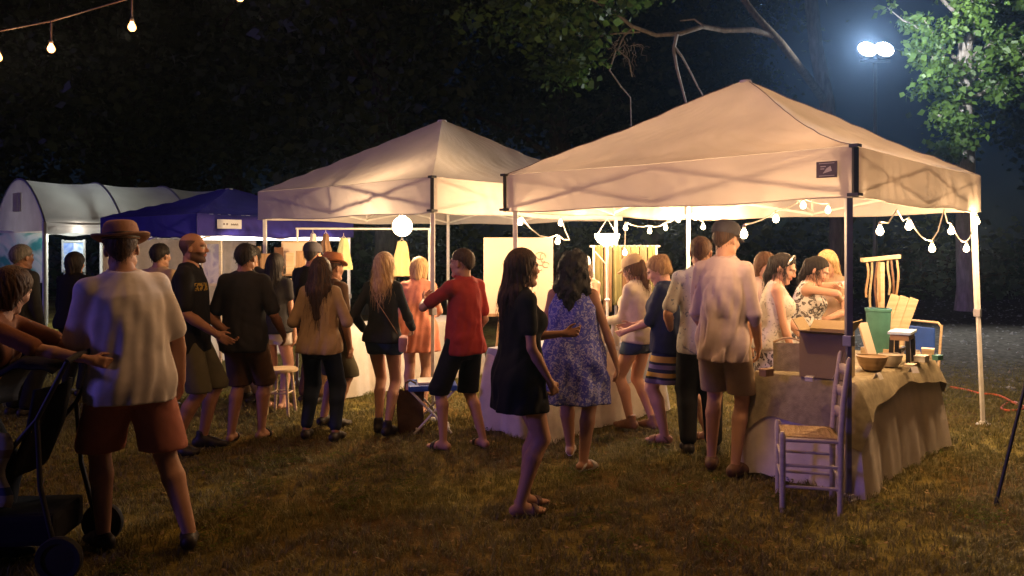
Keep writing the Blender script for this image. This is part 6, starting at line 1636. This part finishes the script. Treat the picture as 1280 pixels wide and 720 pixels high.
PEOPLE = [
 # nearest figures
 ('person', dict(**put(163, 4.26), H=1.765, face=-42, girth=1.0, seed=4, skin=SK_M, lean=5, side=-3, label='person in brown brimmed hat, loose white shirt and salmon shorts walking past', q=.9,
    lf=(-.058, .065, -10), rf=(.125, -.135, 22, .012), lh=(-.10, .20, .60), rh=(.17, .06, .50), hyaw=24, shoe='shoe', shoemat=M['leather_dark'],
    top=dict(mat=C['white'], off=.024, hem=.455, sleeve=.85, soff=.024, flare=(.030, .040), fold=.012, wr=.008, wf=(14, 46), ws=.8, h=.009, collar=True), bottom=dict(kind='shorts', mat=C['salmon'], hem=.30, off=.016, bag=.02),
    hair=H_('short', 'hair_brown', thick=.005), hat='hat_brown')),
 ('person', dict(**put(-52, 4.02), H=1.60, face=76, girth=1.0, seed=9, skin=SK_M, lean=24, hpitch=14, hyaw=-62, label='stooping person in rust brown shirt pushing the dark stroller', q=.95,
    lf=(-.05, .09, -5), rf=(.05, -.12, 8), lh=(-.10, .40, .66), rh=(.10, .40, .66), curl=.9, fem=True, shoe='shoe',
    top=dict(mat=C['rust'], off=.016, hem=.48, sleeve=.9, soff=.014), bottom=dict(kind='pants', mat=C['black'], hem=.06, waist=.6, bag=.012), hair=H_('bob', 'hair_brown'))),
 ('person', dict(**put(650, 4.86), H=1.64, face=68, fem=True, girth=.93, seed=12, skin=SK_M, lean=1, hyaw=-6, label='woman in short black dress with long brown hair, one forearm held out', q=.95,
    lf=(-.040, .035, -4), rf=(.040, -.015, 6), rh=(.105, .075, .50), lh=(-.04, .20, .655), pole={1: (.4, -.6, -.9), -1: (-.5, -.5, -.8)}, curl=.9, shoe='flipflop', shoemat=M['leather_brown'],
    top=dict(mat=C['black'], off=.016, hem=.385, sleeve=.62, soff=.016, flare=(.032, .036), fold=.012, nf=6, name='dress', legs=True),
    hair=H_('long', 'hair_brown', len=.36, width=.92))),
 ('person', dict(**put(716, 5.78), H=1.60, face=14, fem=True, girth=1.06, seed=15, skin=SK_M, lean=3, hyaw=6, label='curly dark haired woman in loose blue printed sleeveless dress',
    lf=(-.045, .20, -6), rf=(.050, -.01, 32), rh=(.205, .03, .455), lh=(-.11, .13, .56), shoe='sandal', shoemat=M['sandal_white'], pole={1: (.6, -1, .1)},
    top=dict(mat=C['blueprint'], off=.020, hem=.315, sleeve=0, flare=(.085, .075), fold=.022, nf=7, name='dress', legs=True, wr=.006),
    hair=H_('curly', 'hair_black', len=.34, width=1.25, thick=.034, locks=420, front=.04))),
 ('person', dict(**put(904, 5.70), H=1.83, face=30, girth=.76, seed=17, skin=SK_M, lean=2, hyaw=24, hpitch=8, label='tall man in dark cap, rumpled pale pink shirt and khaki shorts', q=.95,
    lf=(-.055, .03, -14), rf=(.055, -.03, 14), rh=(.115, .085, .50), lh=(-.10, .12, .52), shoe='shoe', shoemat=M['leather_brown'],
    top=dict(mat=C['palepink'], off=.026, hem=.445, sleeve=1.28, soff=.016, flare=(.020, .050), fold=.018, wr=.020, wf=(28, 62), ws=.40, h=.009, collar=True), bottom=dict(kind='shorts', mat=C['khaki'], hem=.31, off=.012, bag=.012),
    hair=H_('short', 'hair_brown', thick=.005), cap='cap_dark')),
 ('person', dict(**put(876, 6.22), H=1.73, face=8, girth=.86, seed=18, skin=SK_M, hyaw=10, label='man with short brown hair in faint checked shirt and black trousers',
    lh=(-.13, .10, .56), rh=(.12, .12, .56), top=dict(mat=C['plaid'], off=.018, hem=.46, sleeve=.8, soff=.018, flare=(.018, .04), wr=.008, collar=True), bottom=dict(kind='pants', mat=C['black'], hem=.05, bag=.018), hair=H_('short', 'hair_chestnut', thick=.008))),
 ('person', dict(**put(838, 6.60), H=1.585, face=-66, fem=True, girth=1.14, seed=19, skin=SK_L, lean=7, hpitch=24, label='woman in navy blouse and striped skirt, fair hair pinned up, looking down',
    lf=(-.045, .02, -5), rf=(.05, -.19, 12), lh=(-.06, .22, .58), rh=(.06, .22, .60), shoe='sandal', shoemat=M['sandal_tan'],
    top=dict(mat=C['navy'], off=.020, hem=.475, sleeve=.95, soff=.020, flare=(.02, .03), fold=.010), bottom=dict(kind='skirt', mat=C['stripe'], hem=.318, waist=.60, off=.014, flare=(.01, .012)),
    hair=H_('bun', 'hair_sandy', thick=.016, front=.012, nape=-.055))),
 ('person', dict(**put(799, 7.05), H=1.57, face=-48, fem=True, seed=22, skin=SK_L, lean=4, hpitch=16, label='woman in cream sweater and denim shorts with tan cap and ponytail',
    lf=(-.045, .03, -5), rf=(.045, -.06, 6), lh=(-.05, .20, .60), rh=(.06, .20, .60), shoe='sneaker', shoemat=M['sandal_tan'],
    top=dict(mat=C['cream'], off=.020, hem=.50, sleeve=1.8, soff=.014), bottom=dict(kind='shorts', mat=C['denim'], hem=.43, off=.008, bag=.006), hair=H_('pony', 'hair_chestnut', len=.30), cap='cap_tan')),
 ('person', dict(**put(580, 6.36), H=1.635, face=-46, girth=.78, seed=24, skin=SK_M, lean=1, hyaw=-14, label='man in red polo shirt and black shorts with one arm raised',
    lf=(-.085, .055, -14), rf=(.085, -.045, 10), lh=(-.06, .225, .72), rh=(.115, .10, .53), pole={-1: (-1, -.2, -.6)}, curl=.8, shoe='flipflop', shoemat=M['leather_dark'],
    top=dict(mat=C['red'], off=.018, hem=.475, sleeve=.72, soff=.020, flare=(.022, .044), fold=.010, wr=.008, collar=True), bottom=dict(kind='shorts', mat=C['black'], hem=.27, off=.014, bag=.020), hair=H_('short', 'hair_brown', thick=.007, nape=-.06))),
 ('person', dict(**put(520, 7.75), H=1.56, face=4, fem=True, seed=26, skin=SK_L, lean=17, hpitch=8, label='woman with short fair hair in coral dress bending over the white table',
    lf=(-.06, .06, -6), rf=(.055, -.05, 8), lh=(-.10, .27, .60), rh=(.10, .27, .60), shoe='sandal', shoemat=M['sandal_tan'],
    top=dict(mat=C['coral'], off=.018, hem=.39, sleeve=.35, soff=.012, flare=(.060, .060), fold=.020, nf=8, name='dress', legs=True), hair=H_('bob', 'hair_blonde', thick=.018))),
 ('person', dict(**put(479, 6.85), H=1.60, face=10, fem=True, girth=.80, seed=28, skin=SK_L, lean=2, hyaw=8, label='blonde woman in black jacket and denim shorts with a tan bag strap across her back',
    lf=(-.035, .03, -6), rf=(.035, -.03, 10), lh=(-.13, .06, .56), rh=(.11, .17, .56), shoe='sneaker', shoemat=M['leather_dark'],
    top=dict(mat=C['jacket'], off=.016, hem=.505, sleeve=1.95, soff=.018, flare=(.012, .016), fold=.010, wr=.008), bottom=dict(kind='shorts', mat=C['denim'], hem=.435, off=.008, bag=.008),
    hair=H_('long', 'hair_blonde', len=.22, width=.86))),
 ('person', dict(**put(400, 6.66), H=1.56, face=6, fem=True, girth=.85, seed=30, skin=SK_D, lean=2, hyaw=-6, label='woman with very long brown hair in cream top and dark jeans',
    lf=(-.085, .02, -8), rf=(.090, -.02, 10), lh=(-.12, .12, .58), rh=(.12, .14, .62), shoe='shoe', shoemat=M['leather_dark'],
    top=dict(mat=C['tan'], off=.022, hem=.475, sleeve=1.1, soff=.024, flare=(.030, .034), fold=.014), bottom=dict(kind='pants', mat=C['darkjean'], hem=.06, off=.010, bag=.006, wr=.002), hair=H_('long', 'hair_brown', len=.46, width=1.0))),
 ('person', dict(**put(412, 7.15), H=1.57, face=40, seed=31, skin=SK_M, lean=3, label='man in orange brimmed hat and dark brown shirt behind the long haired woman',
    top=dict(mat=C['brown'], off=.018, hem=.475, sleeve=.7, soff=.018), bottom=dict(kind='shorts', mat=C['olive'], hem=.29, bag=.02), hair=H_('short', 'hair_brown', thick=.005), hat='hat_orange', hatbrim=.135)),
 ('person', dict(**put(306, 6.62), H=1.675, face=6, girth=.95, seed=33, skin=SK_D, lean=1, hyaw=4, label='man with short black hair in black shirt and brown shorts seen from behind',
    lf=(-.06, -.02, -8), rf=(.06, .06, 8), lh=(-.155, .05, .50), rh=(.16, .09, .53), shoe='flipflop', shoemat=M['leather_dark'],
    top=dict(mat=C['charcoal'], off=.020, hem=.455, sleeve=.85, soff=.022, flare=(.02, .04), wr=.008, collar=True), bottom=dict(kind='shorts', mat=C['brown'], hem=.27, off=.014, bag=.02), hair=H_('short', 'hair_black', thick=.010))),
 ('person', dict(**put(238, 6.28), H=1.765, face=82, girth=.95, seed=35, skin=SK_D, lean=1, hyaw=0, label='balding bearded man in black printed tee shirt and olive cargo shorts', beard=(.05, .028, .018), stubble=((.05, .03, .02), -.012, .06),
    lf=(-.06, .04, -4), rf=(.06, -.05, 14), rh=(.10, .13, .54), lh=(-.11, .12, .54), shoe='sneaker', shoemat=M['leather_dark'],
    top=dict(mat=C['printtee'], off=.020, hem=.455, sleeve=.8, soff=.020, flare=(.018, .03)), bottom=dict(kind='shorts', mat=C['olive'], hem=.28, off=.008, bag=.008))),
 # figures further back, partly hidden
 ('person', dict(**put(343, 7.9), H=1.58, face=12, fem=True, seed=36, skin=SK_L, label='woman in dark top and white shorts half hidden behind the man in black shirt', shoe='sandal', shoemat=M['sandal_tan'],
    top=dict(mat=C['charcoal'], off=.016, hem=.49, sleeve=.5), bottom=dict(kind='shorts', mat=C['white'], hem=.41, bag=.01), hair=H_('long', 'hair_black', len=.25, width=.85), q=1.2)),
 ('person', dict(**put(389, 8.2), H=1.68, face=24, seed=37, skin=SK_D, label='man in dark cap and black shirt near the hanging garments',
    top=dict(mat=C['black'], off=.018, hem=.47, sleeve=.7), bottom=dict(kind='pants', mat=C['brown'], hem=.05, bag=.014), hair=H_('short', 'hair_black', thick=.004), cap='cap_dark', q=1.2)),
 ('person', dict(**put(316, 8.4), H=1.66, face=-150, seed=38, skin=SK_M, label='dark clad stall keeper facing the crowd under the blue canopy',
    top=dict(mat=C['charcoal'], off=.018, hem=.47, sleeve=.7), bottom=dict(kind='pants', mat=C['khaki'], hem=.05, bag=.014), hair=H_('short', 'hair_black'), q=1.2)),
 ('person', dict(**put(198, 7.9), H=1.675, face=20, seed=39, skin=SK_M, label='person with cropped black hair behind the bearded man',
    top=dict(mat=C['tan'], off=.018, hem=.47, sleeve=.7), bottom=dict(kind='shorts', mat=C['khaki'], hem=.28, bag=.014), hair=H_('short', 'hair_black', thick=.014), q=1.2)),
 ('person', dict(**put(92, 8.6), H=1.58, face=8, fem=True, seed=40, skin=SK_D, label='person in black with dark bobbed hair behind the hatted walker',
    top=dict(mat=C['black'], off=.018, hem=.47, sleeve=1.8), bottom=dict(kind='pants', mat=C['black'], hem=.05), hair=H_('bob', 'hair_black', thick=.02), q=1.2)),
 ('person', dict(**put(24, 7.6), H=1.665, face=24, girth=1.1, seed=41, skin=SK_D, label='grey haired person in dark jacket facing the arched tent',
    top=dict(mat=C['jacket'], off=.024, hem=.47, sleeve=1.9, soff=.02), bottom=dict(kind='pants', mat=C['black'], hem=.05, bag=.014), hair=H_('short', 'hair_grey', thick=.014), q=1.15)),
 # behind the tables of the large canopy
 ('person', dict(**put(737, 8.25), H=1.56, face=-140, fem=True, seed=42, skin=SK_M, lean=12, hpitch=14, label='stall keeper in white cap behind the cloth table',
    lh=(-.10, .24, .58), rh=(.10, .24, .58), top=dict(mat=C['cream'], off=.016, hem=.48, sleeve=.0), bottom=dict(kind='shorts', mat=C['denim'], hem=.4), hair=H_('pony', 'hair_chestnut', len=.2), cap='cap_white', q=1.1)),
 ('person', dict(**put(966, 6.42), H=1.61, face=106, fem=True, seed=43, skin=SK_L, lean=5, hpitch=22, hyaw=16, label='dark haired woman with silver hairband and sleeveless lace top looking down at the table',
    lh=(-.08, .17, .52), rh=(.115, .09, .485), shoe='sandal', shoemat=M['sandal_tan'], top=dict(mat=C['lace'], off=.014, hem=.50, sleeve=0, flare=(.02, .02)), bottom=dict(kind='skirt', mat=C['floral'], hem=.30, off=.014, flare=(.03, .03)),
    hair=H_('pony', 'hair_black', len=.34, thick=.008, front=.010), band=True)),
 ('person', dict(**put(952, 7.15), H=1.60, face=150, fem=True, seed=44, skin=SK_M, lean=3, hpitch=10, label='person with reddish hair standing between the capped man and the lace top',
    top=dict(mat=C['palepink'], off=.016, hem=.48, sleeve=.5), bottom=dict(kind='pants', mat=C['darkjean'], hem=.05), hair=H_('bob', 'hair_chestnut', thick=.014), q=1.1)),
 ('person', dict(**put(1002, 6.95), H=1.585, face=118, fem=True, girth=1.08, seed=45, skin=SK_L, lean=10, hpitch=24, label='woman in black and white floral top reaching to hug the blonde woman',
    lh=(.03, .20, .80), rh=(.02, .20, .74), pole={1: (1, .3, .2), -1: (-1, .2, .1)}, top=dict(mat=C['floral'], off=.016, hem=.47, sleeve=0, flare=(.02, .02)), bottom=dict(kind='skirt', mat=C['floral'], hem=.28, off=.014), hair=H_('pony', 'hair_black', len=.3, thick=.008, front=.010))),
 ('person', dict(**put(1038, 7.45), H=1.62, face=-126, fem=True, girth=1.04, seed=46, skin=SK_L, lean=3, hpitch=14, label='blonde woman in tan top facing the crowd beside the wooden display stand',
    lh=(-.10, .20, .60), rh=(.02, .24, .70), top=dict(mat=C['tan'], off=.016, hem=.48, sleeve=.55), bottom=dict(kind='pants', mat=C['khaki'], hem=.05), hair=H_('long', 'hair_blonde', len=.34, width=.86))),
]
SK = {}
mat('print_yellow', (.30, .20, .04), .8, var=.4, vscale=40); mat('silver', (.6, .58, .55), .3, metal=.8)
for nm, P in PEOPLE:
    root, sk = person(nm, P); SK[P['seed']] = (root, sk)
    if 'hat' in P: brim_hat(sk, root, C[P['hat']], brim=P.get('hatbrim', .150))
    if 'cap' in P: cap(sk, root, C[P['cap']])
    if P.get('band'):
        b = MB().tube([(.088 * math.sin(t) * .98, -.005 + .03 * math.cos(t) * 0 + .045, .035 + .098 * math.cos(t)) for t in [(-1.35 + 2.7 * i / 20) for i in range(21)]], .007, 6)
        on_head(sk, root, b, 'hairband', M['silver'])

# small pink purse on a tan strap, worn across the blonde woman's back
rt28, s28 = SK[28]; T28 = s28['T']; H28 = s28['H']
cb = empty('crossbody_purse', rt28.location, rt28.rotation_euler.z, 'small pink purse on a tan strap at the blonde woman\'s hip', 'purse')
pr28 = garment_profile(s28['prof'], .6)
def on_torso(ang, z, off):
    a = np.interp(z, pr28['z'], pr28['a']) * H28 * s28['girth'] + off; b = np.interp(z, pr28['z'], pr28['b']) * H28 * s28['girth'] + off
    return Vector(T28((a * math.sin(ang), -b * math.cos(ang) - .008 * H28, z * H28)))
pts = [on_torso(-1.0 + 2.35 * i / 14, .832 - .295 * (i / 14), .034 if i > 1 else .022) for i in range(15)] + [on_torso(1.35 + 3.2 * i / 10, .537 + .26 * i / 10, .036) for i in range(1, 10)] + [Vector(T28((-.055 * H28, .02 * H28, .838 * H28)))]
st_ = MB()
for i in range(len(pts)): st_.bar(pts[i], pts[(i + 1) % len(pts)] + (pts[(i + 1) % len(pts)] - pts[i]) * .08, .004, .020, up=(pts[i] - Vector(T28((0, 0, .68 * H28))))) if i < len(pts) - 1 else None
cloth('purse_pink', (.55, .32, .28)); st_.build('strap', M['leather_tan'] if 'leather_tan' in M else mat('leather_tan', (.36, .20, .11), .6), cb)
pb = on_torso(1.35, .53, .075); bgm = MB().box(pb - Vector((0, 0, .05)), (.07, .18, .13), .3, .025).build('pouch', M['purse_pink'], cb, True); MB().box(pb + Vector((.012, 0, -.025)), (.062, .184, .07), .3, .02).build('flap', M['purse_pink'], bgm, True)
# ---------------------------------------------------------------- night air: thin haze that the floodlight catches
hz = MB().box((2, 22, 10.5), (90, 70, 23)).build('haze', None); tag(hz, 'thin damp night haze in the air', 'haze', kind='stuff')
hm = bpy.data.materials.new('haze'); hm.use_nodes = True; hn = hm.node_tree; hn.nodes.clear()
ho_ = hn.nodes.new('ShaderNodeOutputMaterial'); pv = hn.nodes.new('ShaderNodeVolumePrincipled'); pv.inputs['Color'].default_value = (.38, .62, 1, 1); pv.inputs['Density'].default_value = .0010; pv.inputs['Anisotropy'].default_value = .84
hn.links.new(pv.outputs[0], ho_.inputs['Volume']); hz.data.materials.append(hm)
